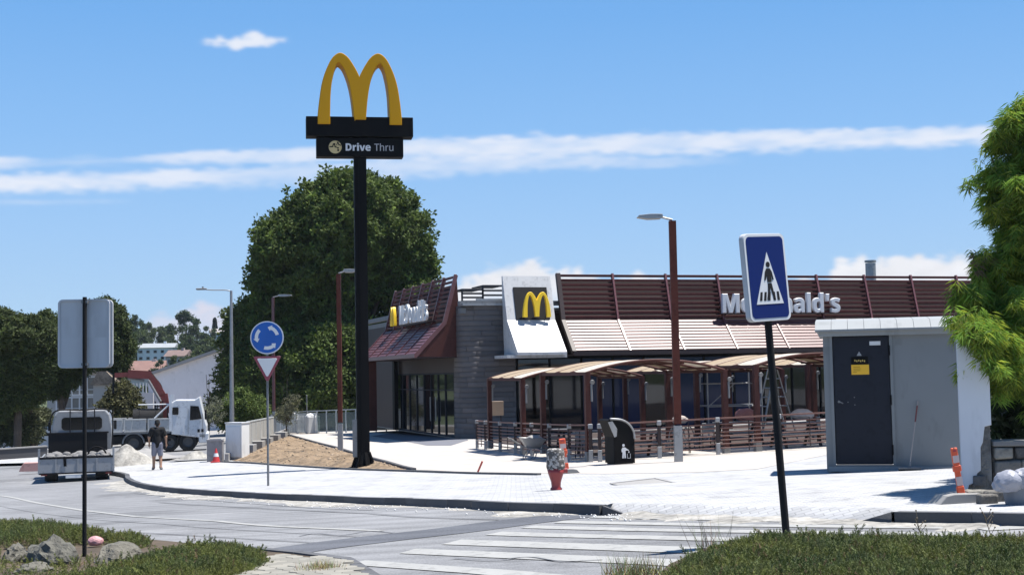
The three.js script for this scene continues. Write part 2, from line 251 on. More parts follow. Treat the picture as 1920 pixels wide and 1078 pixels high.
// ================================================================ SETTING: ground, road, pavements, kerbs, hill
{
  structure('ground', sheetGeo([[-900, 500], [900, 500], [900, -160], [1800, -4500], [-1800, -4500], [-900, -160]], -0.32), M.grassland);
  // the road round the roundabout
  structure('road', sheetGeo([[-58, -2], [40, -2], [40, -30], [20, -60], [-5, -84], [-58, -84]], -0.13), M.asphalt);
  structure('added_bounce_yard', sheetGeo([[-58, -84.5], [-4, -84.5], [-2, -118], [-58, -118]], -0.12), M.conc);  // pale ground added to bounce sunlight onto the hall wall
  const edge = G(2100, 967);
  const kerbPx = [[206, 884], [222, 886], [236, 889.5], [237, 896], [248, 902], [262, 906.5], [285, 911], [313, 914.5], [350, 917.5], [392, 920.5], [480, 925], [600, 929.5], [750, 935], [900, 941], [1020, 945], [1130, 949]];
  const line = kerbPx.map(([x, y]) => G(x, y));
  const ramp = px2xz([[1150, 943], [1300, 946], [1450, 949], [1660, 953]]), right = px2xz([[1682, 961], [1800, 962], [1920, 964.5], [2150, 969]]);
  structure('pavement', sheetGeo([...line.map((p) => [p.x, p.z]), ...ramp, ...right, [40, right[right.length - 1][1] - 1], [40, -84], [-9.5, -84], ...px2xz([[423, 861], [392, 863], [300, 868], [215, 876]])], 0), M.pave);
  const low = [[1139, 960], [1160, 963], [1300, 968], [1450, 972.5], [1640, 977], [1668, 979]].map(([x, y]) => G(x, y, -0.122)), topR = [G(1131, 948.5), ...ramp.map(([x, z]) => V(x, land(x, z), z)), G(1681, 960.5)];
  structure('pavement_apron', quads([topR, low, low.map((p) => p.clone().setY(p.y - 0.15))]), M.pave);
  // kerb stones
  const kerb = new THREE.Group(); kerb.name = 'kerb'; kerb.userData.kind = 'structure'; scene.add(kerb);
  const R = rng(5);
  const runKerb = (pts, drop = [0, 0]) => {
    const c = new THREE.CatmullRomCurve3(pts.map((p) => V(p.x, 0, p.z)), false, 'catmullrom', 0.2), L = c.getLength(), n = Math.max(1, Math.round(L / 1.0));
    for (let i = 0; i < n; i++) {
      const a = c.getPointAt(i / n), b = c.getPointAt((i + 1) / n); a.y = land(a.x, a.z) + lerp(0, drop[0], 0); b.y = land(b.x, b.z);
      const dir = b.clone().sub(a).normalize(), nrm = V(-dir.z, 0, dir.x);                       // to the road side or away, both fit
      const g = beam(a.clone().addScaledVector(dir, 0.006), b.clone().addScaledVector(dir, -0.006), 0.15, 0.32);
      g.translate(-nrm.x * 0.02, -0.16 + 0.012 + (R() - 0.5) * 0.008, -nrm.z * 0.02);
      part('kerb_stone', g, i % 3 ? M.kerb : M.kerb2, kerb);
    }
  };
  runKerb(line);
  // the sloping end stone where the kerb drops to the crossing
  const slope = (a, b) => { const d = b.clone().sub(a).normalize(), n = V(-d.z, 0, d.x).multiplyScalar(0.08), h = (p, y) => p.clone().setY(land(p.x, p.z) + y);
    const P = [h(a.clone().add(n), 0.012), h(a.clone().sub(n), 0.012), h(a.clone().sub(n), -0.3), h(a.clone().add(n), -0.3)], Q = [h(b.clone().add(n), -0.11), h(b.clone().sub(n), -0.11), h(b.clone().sub(n), -0.3), h(b.clone().add(n), -0.3)];
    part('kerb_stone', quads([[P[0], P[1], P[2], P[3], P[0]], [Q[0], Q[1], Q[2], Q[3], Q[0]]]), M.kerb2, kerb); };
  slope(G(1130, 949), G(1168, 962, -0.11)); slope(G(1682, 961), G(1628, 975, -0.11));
  runKerb([G(1682, 961), G(1800, 962), G(1920, 964.5), G(2150, 969)]);
  // the flush edging between paving and forecourt
  const edging = new THREE.Group(); edging.name = 'edging_strip'; edging.userData.kind = 'structure'; scene.add(edging);
  const strip = (list, w, m, up) => { const pts = list.map(([x, y]) => G(x, y)); for (let i = 0; i < pts.length - 1; i++) { const L = pts[i].distanceTo(pts[i + 1]), n = Math.max(1, Math.round(L / 1.2)); for (let k = 0; k < n; k++) { const a = pts[i].clone().lerp(pts[i + 1], k / n), b = pts[i].clone().lerp(pts[i + 1], (k + 0.99) / n); a.y = land(a.x, a.z); b.y = land(b.x, b.z); part('edging_stone', beam(a, b, w, 0.2).translate(0, -0.1 + up, 0), m, edging); } } };
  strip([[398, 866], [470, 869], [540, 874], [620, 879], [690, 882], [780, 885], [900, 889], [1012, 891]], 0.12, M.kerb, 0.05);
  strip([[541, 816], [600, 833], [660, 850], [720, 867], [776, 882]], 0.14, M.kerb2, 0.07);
  // the smooth forecourt of the restaurant, warm white
  structure('forecourt', sheetGeo(px2xz([[543, 815], [600, 832], [660, 849], [720, 866], [778, 881], [900, 886], [1012, 888], [1130, 889], [1300, 886], [1420, 880], [1555, 852], [1700, 845], [1900, 838], [1500, 800], [890, 800], [780, 806], [640, 808], [520, 812]]), 0.006), M.fore);
  structure('painted_shadow_patch', sheetGeo(px2xz([[696, 818], [770, 806], [862, 806], [878, 826], [845, 836], [800, 836]]), 0.011), mat([0.16, 0.165, 0.19], 0.9, { map: T.concrete }));  // canopy shadow painted as a dark bluish sheet on the forecourt

  // road markings
  const marks = new THREE.Group(); marks.name = 'crossing_marking'; marks.userData.kind = 'structure'; scene.add(marks);
  const stripes = [[[684, 1051], [652, 1059], [1056, 1078], [985, 1083]], [[780, 1029], [748, 1038], [1240, 1048], [1240, 1064]], [[865, 1012], [827, 1021], [1240, 1024], [1240, 1036]], [[941, 997], [909, 1003.5], [1240, 1005], [1240, 1016]], [[1003, 985.5], [976, 990.5], [1240, 991.5], [1240, 999]], [[1056, 976.5], [1038, 981], [1240, 980], [1240, 986]], [[1123, 967.5], [1103, 971], [1300, 971], [1300, 976]]];
  stripes.forEach(([tl, bl, tr, br], i) => {
    const q = [tl, bl, br, tr].map(([x, y]) => G(x, y, -0.126)), ext = i === 0 ? 1.9 : 5.4;
    const w0 = q[0].clone().sub(q[1]), d = q[3].clone().sub(q[0]).setY(0).normalize();
    const len = i === 0 ? 6 : 6.2 - i * 0.1, A = q[1], n = V(w0.x, 0, w0.z);
    // worn left and right ends, straight sides
    const e = (p) => [p.x, p.z], C = A.clone().addScaledVector(d, len);
    part('stripe', sheetGeo([e(A), e(C), e(C.clone().add(n)), e(A.clone().add(n))], -0.122), M.paint, marks);
  });
  const band = (list, w, lift, name, m, parent) => { const c = new THREE.CatmullRomCurve3(px2xz(list, lift).map(([x, z]) => V(x, 0, z))), p = c.getSpacedPoints(60), L = [], Rr = []; p.forEach((q, i) => { const d = c.getTangentAt(i / 60), n = V(-d.z, 0, d.x).multiplyScalar(w / 2); L.push([q.x + n.x, q.z + n.z]); Rr.unshift([q.x - n.x, q.z - n.z]); }); const o = part(name, sheetGeo([...L, ...Rr], lift), m, parent); if (parent === scene) o.userData.kind = 'structure'; return o; };
  band([[-160, 914], [0, 929.5], [70, 943], [157, 957], [300, 971], [480, 984], [620, 991], [716, 995]], 0.13, -0.122, 'edge_line_marking', M.paint, scene);
  band([[470, 1045], [560, 1029], [700, 1011], [850, 994], [980, 977], [1080, 966]], 0.95, -0.124, 'asphalt_repair_strip', M.patch, scene);
  const tyre = mat([0.165, 0.168, 0.175], 0.95, { map: T.asphalt }), wear = [[[-60, 938], [120, 968], [330, 985], [560, 1000], [760, 1012]], [[-60, 962], [150, 990], [360, 1004], [600, 1018]], [[300, 942], [520, 955], [760, 968], [960, 975]], [[250, 925], [480, 945], [700, 957]]];
  wear.forEach((w, i) => band(w, 0.05 + 0.05 * (i % 3), -0.1265 + i * 0.0006, 'tyre_mark', tyre, scene));
  band([[560, 1005], [590, 1000], [640, 1003], [690, 996], [740, 999]], 0.03, -0.1225, 'asphalt_crack', M.patch, scene); band([[850, 1046], [930, 1050], [985, 1044], [1060, 1052], [1130, 1049]], 0.03, -0.1165, 'asphalt_crack', M.patch, scene);
  band([[1840, 992], [1990, 984]], 0.4, -0.122, 'painted_marking', M.paint, scene);
  // white sand swept against the kerb, and grit on it
  const spill = (c0, w0, w1, off, seed, name, label) => {
    const c = new THREE.CatmullRomCurve3(c0.map(([x, y]) => { const p = G(x, y, -0.13); return V(p.x, 0, p.z); })), n = 160, A = [], Bq = [];
    for (let i = 0; i <= n; i++) { const q = c.getPointAt(i / n), d = c.getTangentAt(i / n), m = V(-d.z, 0, d.x); const k = sstep(0, 0.05, i / n) * sstep(1, 0.95, i / n); const a = (w0 + w1 * Math.pow(fbm(i * 0.12, seed, 5, 1e9, seed), 1.6) * 2) * k + 0.01; A.push([q.x - m.x * off, q.z - m.z * off]); Bq.unshift([q.x + m.x * a, q.z + m.z * a]); }
    const rows = []; for (let i = 0; i <= n; i++) { const a = A[i], b = Bq[n - i], r = []; for (let k = 0; k <= 5; k++) { const t = k / 5, x = lerp(a[0], b[0], t), z = lerp(a[1], b[1], t); r.push(V(x, land(x, z) - 0.125 + (1 - t) * 0.05 * fbm(x * 3, z * 3, 3, 1e9, 7) - (k === 5 ? 0.004 : 0), z)); } rows.push(r); }
    const o = part(name, quads(rows), M.sand, scene); tag(o, label, 'sand', null, 'stuff'); return o;
  };
  spill([[232, 899], [262, 912], [313, 921], [392, 928], [480, 933], [600, 938], [750, 944.5], [900, 951], [1020, 956], [1130, 960], [1200, 964]], 0.3, 0.75, 0.25, 3, 'sand_spill', 'white sand lying along the foot of the long curved kerb');
  spill([[1165, 964], [1300, 969], [1450, 973], [1640, 979], [1760, 983], [1900, 985]], 0.25, 0.5, 0.1, 8, 'sand_spill', 'white sand across the foot of the lowered crossing kerb');
  const grit = [], RG = rng(77), stone = new THREE.IcosahedronGeometry(1, 0);
  for (let i = 0; i < 420; i++) { const t = RG(), px = lerp(235, 1200, t), py = curve([[235, 901], [262, 912], [313, 921], [480, 933], [750, 945], [1130, 961], [1200, 965]], px) + Math.pow(RG(), 2) * 14, p = G(px, py, -0.12); grit.push([p, turned(RG), 0.006 + RG() * 0.014, lin(0.6, 0.59, 0.57)]); }
  tag(scatter('gravel_crumbs', stone, mat([1, 1, 1], 0.95), scene, grit), 'loose pale crumbs of gravel on the road beside the kerb', 'gravel', null, 'stuff');
  // service cover in the paving
  const cv = G(1206, 907); const cover = solo('service_cover', [beam(V(-0.5, 0.01, 0), V(0.5, 0.01, 0), 0.06, 0.02).translate(0, 0, 0.4), beam(V(-0.5, 0.01, 0), V(0.5, 0.01, 0), 0.06, 0.02).translate(0, 0, -0.4), B(0.9, 0.012, 0.72, 0, 0.008, 0), B(0.06, 0.02, 0.8, -0.5, 0.01, 0), B(0.06, 0.02, 0.8, 0.5, 0.01, 0)], M.conc, 'flat rectangular service cover set in the white paving', 'manhole cover'); cover.position.copy(cv); cover.rotation.z = 0.03; cover.rotation.y = 0.4; cover.rotation.x = 0.05;

  // the bank of bare earth beside the tall sign
  const bank = px2xz([[436, 864], [470, 848], [500, 833], [541, 818], [600, 835], [660, 852], [720, 869], [770, 882], [700, 881], [640, 878], [540, 872], [470, 867]]);
  { const xs = bank.map((p) => p[0]), zs = bank.map((p) => p[1]), st = 0.14, x0 = Math.min(...xs), x1 = Math.max(...xs), z0 = Math.min(...zs), z1 = Math.max(...zs), pos = [];
    const far = (x, z) => { let m = 9; for (let i = 0, j = bank.length - 1; i < bank.length; j = i++) { const [ax, az] = bank[j], [bx, bz] = bank[i], dx = bx - ax, dz = bz - az, t = clamp(((x - ax) * dx + (z - az) * dz) / (dx * dx + dz * dz)); m = Math.min(m, Math.hypot(x - ax - dx * t, z - az - dz * t)); } return m; };
    const h = (x, z) => { const k = inside(bank, x, z) ? sstep(0, 0.8, far(x, z)) : 0, a = x * 0.6 + z * 0.8, rib = Math.abs(fbm(a * 2.2, x * 0.5, 3, 1e9, 21) - 0.5) * 0.34; return land(x, z) - 0.02 + 0.05 * fbm(x * 9, z * 7, 2, 1e9, 25) + k * (0.05 + rib * 0.9 + 0.12 * fbm(x * 2, z * 1.6, 4, 1e9, 23) + 0.07 * fbm(x * 9, z * 7, 2, 1e9, 25)); };
    for (let x = x0; x < x1; x += st) for (let z = z0; z < z1; z += st) if (inside(bank, x + st / 2, z + st / 2)) for (const [a, b] of [[0, 0], [0, 1], [1, 0], [1, 0], [0, 1], [1, 1]]) pos.push(x + a * st, h(x + a * st, z + b * st), z + b * st);
    const g = new THREE.BufferGeometry(); g.setAttribute('position', new THREE.Float32BufferAttribute(pos, 3)); g.computeVertexNormals();
    structure('earth_bank', g, M.earth);
    const Rb = rng(9), it = []; for (let i = 0; i < 1500; i++) { const x = lerp(x0, x1, Rb()), z = lerp(z0, z1, Rb()); if (inside(bank, x, z)) it.push([V(x, h(x, z) + 0.01, z), turned(Rb), 0.02 + Rb() * Rb() * 0.07, lin(0.3, 0.23, 0.16)]); }
    tag(scatter('earth_clods', stone, mat([1, 1, 1], 0.95), scene, it), 'crumbled brown clods lying on the bare earth bank', 'soil', null, 'stuff'); }
  // steps of pale blocks down the bank
  const steps = thing('block_steps', 'row of pale concrete blocks stepping down beside the earth bank', 'steps');
  const sp = [[447, 858], [463, 851], [481, 843], [497, 836], [512, 829], [526, 823]];
  sp.forEach(([x, y], i) => { const p = G(x, y); part('step_block', RB(0.66, 0.42, 0.8, p.x, p.y + 0.19, p.z, 0.015), M.conc, steps); });
  const q0 = G(424, 865), q1 = G(541, 812); q0.y += 0.12; q1.y += 0.2; part('border_beam', beam(q0, q1, 0.14, 0.34), M.conc, steps);

  structure('terrace_floor', sheetGeo([[2.7, -43.2], [26, -49], [22, -66], [-1.2, -61.5], [-1.0, -58]], 0.016), mat([0.05, 0.034, 0.028], 0.7, { map: T.grain }));
  // far hill on the left
  const rows = []; const hillY = (x, z) => -2.6 + 12 * Math.exp(-(((x + 115) / 85) ** 2 + ((z + 430) / 150) ** 2)) + 3 * fbm(x * 0.02 + 5, z * 0.02, 3) - 1.5;
  for (let z = -170; z >= -700; z -= 15) { const r = []; for (let x = -420; x <= 60; x += 12) r.push(V(x, Math.min(hillY(x, z), 40), z)); rows.push(r); }
  structure('hill', quads(rows), M.grassland); scene.userData.hillY = hillY;
}
// ================================================================ THE RESTAURANT
const font = await new FontLoader().loadAsync('fonts/droid/droid_sans_bold.typeface.json');
const fontR = await new FontLoader().loadAsync('fonts/droid/droid_sans_regular.typeface.json');
function letters(str, size, depth, f = font, bevel = 0) { // one geometry per character, laid out from x = 0; returns [char, geometry, width]
  const out = []; let x = 0;
  for (const ch of str) { const ha = f.data.glyphs[ch].ha * size / f.data.resolution; if (ch !== ' ') { const g = new TextGeometry(ch, { font: f, size, depth, curveSegments: 6, bevelEnabled: bevel > 0, bevelSize: bevel, bevelThickness: bevel, bevelSegments: 1 }); g.translate(x, 0, 0); out.push([ch, g]); } x += ha * 0.98; }
  return [out, x];
}
// the double arch, 1 unit wide, standing on y = 0; legs at the sides may reach lower than the middle one
function arches(midUp) {
  const c = (x) => (x - 594) / 662, h = (y) => (692 - y) / 662;
  const L = [[263, 640], [275, 520], [300, 360], [340, 240], [390, 150], [440, 118], [490, 145], [540, 215], [594, 318]];
  const IN = [[347, 640], [355, 430], [374, 300], [398, 214], [425, 182], [458, 208], [492, 280], [522, 390], [541, 520], [553, 660]];
  const spl = (p) => new THREE.CatmullRomCurve3(p.map(([x, y]) => V(c(x), h(y), 0)), false, 'centripetal').getPoints(36).map((q) => [q.x, q.y]);
  const o = spl(L), i = spl(IN), mir = (p) => p.slice().reverse().map(([x, y]) => [-x, y]), my = h(692 - midUp * 662);
  return shape([[c(263), 0], ...o, ...mir(o).slice(1), [-c(263), 0], [-c(347), 0], ...mir(i).reverse().slice(0, -1), [-c(553), my], [c(553), my], ...i.slice().reverse(), [c(347), 0]]);
}
const PSI = 18 * Math.PI / 180;
const RO = G(870, 824);
const rest = thing('restaurant_building', 'fast food restaurant with brown louvred roof and dark plank corner', 'restaurant', RO, PSI);
// the picture's points on an upright plane of the building: front (z fixed) or side (x fixed)
const inv = rest.matrixWorld.clone().invert(), eyeL = camera.position.clone().applyMatrix4(inv);
const sightL = (px, py) => sight(px, py).transformDirection(inv);
const onZ = (px, py, z) => { const d = sightL(px, py), t = (z - eyeL.z) / d.z; return V(eyeL.x + d.x * t, eyeL.y + d.y * t, z); };
const onX = (px, py, x) => { const d = sightL(px, py), t = (x - eyeL.x) / d.x; return V(x, eyeL.y + d.y * t, eyeL.z + d.z * t); };
const KO = 0.6, topY = onZ(1200, 515, 0).y, kinkY = onZ(1200, 600, KO).y, lowY = onZ(1200, 657, 2.0).y, plankTop = onZ(900, 572, 0).y;
const PZ = [[0, topY], [KO, kinkY], [2.0, lowY]];        // profile of the louvred roof: out, up
const xR = 25, farZ = onX(742, 553, 0).z;
{
  const pz = (t) => t <= 1 ? [lerp(PZ[0][0], PZ[1][0], t), lerp(PZ[0][1], PZ[1][1], t)] : [lerp(PZ[1][0], PZ[2][0], t - 1), lerp(PZ[1][1], PZ[2][1], t - 1)];
  const R = rng(11);
  // body: roof slab, parapet, back and inner walls, floor. Openings stay open behind the glass.
  const W1 = onZ(967, 700, 0).x, rH = plankTop - 0.25;
  part('roof', [B(xR, 0.25, 22, xR / 2, rH, -11.2), B(xR + 0.2, 0.22, 0.3, xR / 2, plankTop + 0.09, -0.2), B(0.3, 0.22, 21, -0.02, plankTop + 0.09, -11.5)], M.galvD, rest);
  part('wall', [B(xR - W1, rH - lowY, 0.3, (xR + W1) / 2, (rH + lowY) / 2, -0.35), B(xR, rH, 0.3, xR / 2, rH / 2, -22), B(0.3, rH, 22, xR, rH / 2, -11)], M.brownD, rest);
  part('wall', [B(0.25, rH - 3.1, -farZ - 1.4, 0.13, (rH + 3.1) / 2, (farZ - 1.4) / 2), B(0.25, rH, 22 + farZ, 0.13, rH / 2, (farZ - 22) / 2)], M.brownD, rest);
  part('floor', B(xR, 0.06, 22, xR / 2, 0.0, -11.1), mat([0.24, 0.23, 0.22], 0.5, { map: T.concrete }), rest);
  part('ceiling', B(xR - 0.6, 0.05, 21, xR / 2, 3.6, -11.1), mat([0.5, 0.49, 0.47], 0.9), rest);
  part('inner_wall', [B(xR * 0.7, 3.5, 0.2, xR * 0.55, 1.8, -9), B(0.2, 3.5, 6, 8, 1.8, -6)], mat([0.36, 0.34, 0.33], 0.8, { map: T.plaster }), rest);
  part('counter', [B(9, 1.1, 0.8, 13, 0.56, -6.6), B(9.2, 0.05, 1, 13, 1.13, -6.6)], M.brownD, rest);
  // plank cladding round the corner, each board its own piece
  const rad = 0.8, front0 = W1 - rad, side = 0.7, total = side + rad * Math.PI / 2 + front0;
  const path = (s) => { if (s < side) return [0, -rad - (side - s), -1, 0]; s -= side; const q = rad * Math.PI / 2; if (s < q) { const a = s / rad; return [rad - rad * Math.cos(a), -rad + rad * Math.sin(a), -Math.cos(a), Math.sin(a)]; } return [rad + s - q, 0, 0, 1]; };
  const rows = 26, rh = plankTop / rows; let last = -1;
  const solidPts = []; for (let i = 0; i <= 24; i++) { const [x, z, nx, nz] = path(total * i / 24); solidPts.push([x - nx * 0.05, -(z - nz * 0.05)]); }
  solidPts.push([W1, 1.2], [0.3, 1.6]);
  part('corner_core', extrude(shape(solidPts), plankTop - 0.02).rotateX(-Math.PI / 2), M.plank[0], rest);
  for (let r = 0; r < rows; r++) {
    let s = -R() * 1.1;
    while (s < total) {
      const len = 0.9 + R() * 0.9, a = Math.max(0, s) + 0.006, b = Math.min(total, s + len) - 0.006; s += len; if (b - a < 0.05) continue;
      const n = 7, proud = 0.012 + R() * 0.018, y0 = r * rh + 0.008, y1 = (r + 1) * rh - 0.008, rowsP = [];
      for (let i = 0; i <= n; i++) { const [x, z, nx, nz] = path(lerp(a, b, i / n)), f = (o, y) => V(x + nx * o, y, z + nz * o); rowsP.push([f(-0.03, y0), f(proud, y0), f(proud, y1), f(-0.03, y1)]); }
      const cap = (P) => quads([[P[0], P[1]], [P[3], P[2]]]);
      part('plank', [quads(rowsP), cap(rowsP[0]), cap(rowsP[n])], M.plank[Math.floor(R() * 3)], rest);
    }
  }
  part('coping', [B(W1 + 0.1, 0.1, 0.35, W1 / 2 + 0.05, plankTop + 0.02, -0.02), B(2.4, 0.24, 0.1, 2.0, plankTop + 0.2, -0.35)], M.galv, rest);

  // louvred roof along the front: ribs, slats bay by bay, sheet behind the lower slope
  const screen = sub('louvre_screen', rest), x0 = onZ(1056, 600, KO).x, bay = (onZ(1545, 600, KO).x - x0) / 5, bays = 9;
  const rib = (x, w, parent, M_, f) => { const o = 0.07, pr = [[PZ[0][0] - 0.02, PZ[0][1] + 0.05], [PZ[0][0] + o, PZ[0][1] + 0.05], [PZ[1][0] + o, PZ[1][1] + 0.03], [PZ[2][0] + o, PZ[2][1] + 0.02], [PZ[2][0] - 0.03, PZ[2][1] - 0.14], [PZ[1][0] - 0.1, PZ[1][1] - 0.06], [PZ[0][0] - 0.1, PZ[0][1] - 0.02]]; return f(extrude(shape(pr), w, 0.004).translate(0, 0, -w / 2), x); };
  const toFront = (g, x) => g.rotateY(-Math.PI / 2).translate(x, 0, 0), toSide = (g, z) => g.rotateY(Math.PI).translate(0, 0, z);   // profile (out, up) to z-y, or to -x
  for (let i = 0; i <= bays; i++) part('rib', rib(x0 + i * bay, i ? 0.09 : 0.2, screen, M.brown, toFront), i ? M.brown : M.brownD, screen);
  const slat = (t, len, deep) => { const [o, y] = pz(t), tilt = t < 1 ? -0.05 : 0.86; return RB(len, deep, 0.05, 0, 0, 0, 0.012, 1).rotateX(-tilt).translate(0, y, o); };
  const up = 10, dn = 10, slots = []; for (let k = 0; k < up; k++) slots.push([(k + 0.3) / up, 0.125]); for (let k = 0; k < dn; k++) slots.push([1 + (k + 0.45) / dn, 0.168]);
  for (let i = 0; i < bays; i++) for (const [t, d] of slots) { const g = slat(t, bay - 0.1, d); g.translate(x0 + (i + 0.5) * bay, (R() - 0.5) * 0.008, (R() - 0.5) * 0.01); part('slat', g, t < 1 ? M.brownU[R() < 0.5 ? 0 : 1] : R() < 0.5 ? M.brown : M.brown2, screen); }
  const wF = bays * bay, xm = x0 + wF / 2;
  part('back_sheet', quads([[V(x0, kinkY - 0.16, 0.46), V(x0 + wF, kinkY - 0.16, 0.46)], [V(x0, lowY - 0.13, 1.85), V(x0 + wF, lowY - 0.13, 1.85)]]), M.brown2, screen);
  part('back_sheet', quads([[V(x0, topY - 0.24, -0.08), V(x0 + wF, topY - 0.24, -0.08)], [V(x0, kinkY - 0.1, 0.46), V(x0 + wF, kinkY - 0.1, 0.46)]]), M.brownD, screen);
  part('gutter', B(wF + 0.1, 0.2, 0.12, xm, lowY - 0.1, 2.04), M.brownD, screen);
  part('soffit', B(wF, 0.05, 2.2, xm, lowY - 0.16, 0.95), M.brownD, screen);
  // glazing under the front roof: posts and separate panes
  const head = lowY - 0.2;
  let k = 0;
  for (let x = W1 + 0.1; x < xR - 0.5; x += 1.62, k++) {
    const w = part('window', [B(0.09, head, 0.12, x, head / 2, -0.1), B(1.62, 0.1, 0.1, x + 0.81, 0.07, -0.1), B(1.62, 0.09, 0.1, x + 0.81, head - 0.05, -0.1)], M.black, rest);
    part('pane', B(1.5, head - 0.25, 0.02, x + 0.81, head / 2, -0.1), [2, 3, 5, 6, 7].includes(k) ? M.bluePane : k % 2 ? M.coated : M.glass, w);
  }
  // canopy over the entrance on the side
  const can = sub('entrance_canopy', rest), zN = -1.0, zF = farZ, L = zN - zF, nb = 6;
  for (let i = 0; i <= nb; i++) part('rib', rib(zN - i * L / nb, 0.09, can, M.brown, toSide), M.brown, can);
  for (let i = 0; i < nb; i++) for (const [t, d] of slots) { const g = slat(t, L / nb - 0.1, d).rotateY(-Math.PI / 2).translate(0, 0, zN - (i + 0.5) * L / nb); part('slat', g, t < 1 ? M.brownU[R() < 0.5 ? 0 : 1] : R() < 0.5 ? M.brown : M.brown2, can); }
  const endP = [[-0.05, PZ[0][1] - 0.1], [PZ[1][0] - 0.04, PZ[1][1]], [PZ[2][0] - 0.02, PZ[2][1] - 0.1], [-0.25, PZ[2][1] - 0.14]];
  for (const z of [zN + 0.02, zF + 0.05]) part('end_panel', extrude(shape(endP), 0.06).rotateY(Math.PI).translate(0, 0, z), M.brownP, can);
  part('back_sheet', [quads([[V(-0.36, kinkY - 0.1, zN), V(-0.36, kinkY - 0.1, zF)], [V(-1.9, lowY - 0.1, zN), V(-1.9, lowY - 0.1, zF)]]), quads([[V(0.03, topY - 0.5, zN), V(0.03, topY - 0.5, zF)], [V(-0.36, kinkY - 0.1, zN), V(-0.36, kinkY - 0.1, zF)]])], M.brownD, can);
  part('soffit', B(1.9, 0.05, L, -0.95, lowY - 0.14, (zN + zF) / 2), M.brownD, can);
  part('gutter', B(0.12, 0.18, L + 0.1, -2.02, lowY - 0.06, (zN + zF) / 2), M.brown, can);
  const pc = onX(738, 800, -1.75); part('canopy_column', B(0.5, lowY - 0.1, 0.5, -1.6, lowY / 2 - 0.05, zF + 0.6), M.brownP, rest);
  part('canopy_column', B(0.22, lowY - 0.1, 0.5, -0.2, lowY / 2 - 0.05, zF + 0.4), M.black, rest);
  // entrance glazing on the side wall
  const zs = [-1.55, -3.2, -4.6, -6.0, -7.4, -9.0, -10.6, -12.2].filter((z) => z > farZ + 0.5);
  zs.forEach((z, i) => { const z2 = zs[i + 1] ?? farZ; const w = part('window', [B(0.12, 3.1, 0.08, 0.04, 1.55, z), B(0.1, 0.08, z - z2, 0.04, 0.05, (z + z2) / 2), B(0.1, 0.08, z - z2, 0.04, 3.06, (z + z2) / 2), B(0.08, 0.05, z - z2, 0.04, 2.25, (z + z2) / 2)], M.charcoal, rest); part('pane', B(0.02, 2.95, z - z2 - 0.08, 0.04, 1.55, (z + z2) / 2), M.coated, w); });
  for (const z of [-4.75, -5.85]) { const h = part('door_handle', rod(V(-0.08, 0.7, z), V(-0.08, 1.9, z), 0.025), M.galv, rest); }
  // flat roof plant: louvred frames beyond the parapet
  for (const [pa, pb, py] of [[866, 905, 543], [905, 945, 536]]) {
    const a = onZ(pa, py, -4), b = onZ(pb, py, -4), g = [], base = plankTop - 0.1;
    for (let i = 0; i < 6; i++) g.push(B(b.x - a.x, 0.09, 0.06, (a.x + b.x) / 2, lerp(base + 0.1, a.y, i / 5), -4));
    g.push(B(0.08, a.y - base, 0.08, a.x, (a.y + base) / 2, -4), B(0.08, a.y - base, 0.08, b.x, (a.y + base) / 2, -4), B(b.x - a.x, 0.05, 2, (a.x + b.x) / 2, a.y + 0.02, -5));
    part('roof_plant_screen', g, M.charcoal, rest);
  }
  const vt = onZ(1633, 490, -3), vw = 0.28; part('roof_vent', [CY(vw, vw, vt.y - rH, vt.x, (vt.y + rH) / 2 - 0.1, -3), CY(vw * 1.12, vw * 1.12, 0.1, vt.x, vt.y, -3)], M.galv, rest);
}
// white panel with the double arch on the corner of the front
{
  const p = thing('arch_sign', 'white tilted panel with yellow double arch on a black square', 'sign', RO, PSI);
  const zo = 0.22, a = onZ(942, 518, 0 + zo), b = onZ(1031, 518, 0 + zo), w = b.x - a.x, x0 = a.x;
  const prof = [[zo, a.y], [KO + zo, kinkY + 0.02], [2.1 + zo, lowY - 0.02], [2.1 + zo, lowY - 0.14], [0.3, lowY - 0.14], [0.12, a.y]];
  part('panel', extrude(shape(prof), w, 0.012, 2).rotateY(-Math.PI / 2).translate(x0 + w, 0, 0), M.white, p);
  part('ledge', B(w + 0.55, 0.14, 1.9, x0 + w / 2 - 0.18, lowY - 0.2, 1.15), M.white, p);
  const lean = Math.atan2(KO, a.y - kinkY), q0 = onZ(958, 535, zo + 0.12), q1 = onZ(1026, 597, zo + 0.42), bw = q1.x - q0.x, hh = (a.y - kinkY) * 0.76;
  const sq = sub('square', p, x0 + w * 0.54, kinkY + 0.03, KO + zo); sq.rotation.x = -lean;
  part('backing', RB(bw, hh, 0.06, 0, hh / 2, 0.03, 0.01), M.blackM, sq);
  const mw = bw * 0.80, g = extrude(arches(0.02), 0.16, 0.01, 1); g.scale(mw, mw * 1.0, 1); g.rotateX(lean * 0.9); g.translate(bw * 0.06, 0.07, 0.2);
  part('double_arch', g, M.yellowLit, sq);
  part('bracket', [rod(V(-mw * 0.3, 0.3, 0.04), V(-mw * 0.3, 0.3, 0.25), 0.02), rod(V(mw * 0.5, 0.3, 0.04), V(mw * 0.5, 0.3, 0.25), 0.02)], M.charcoal, sq);
}
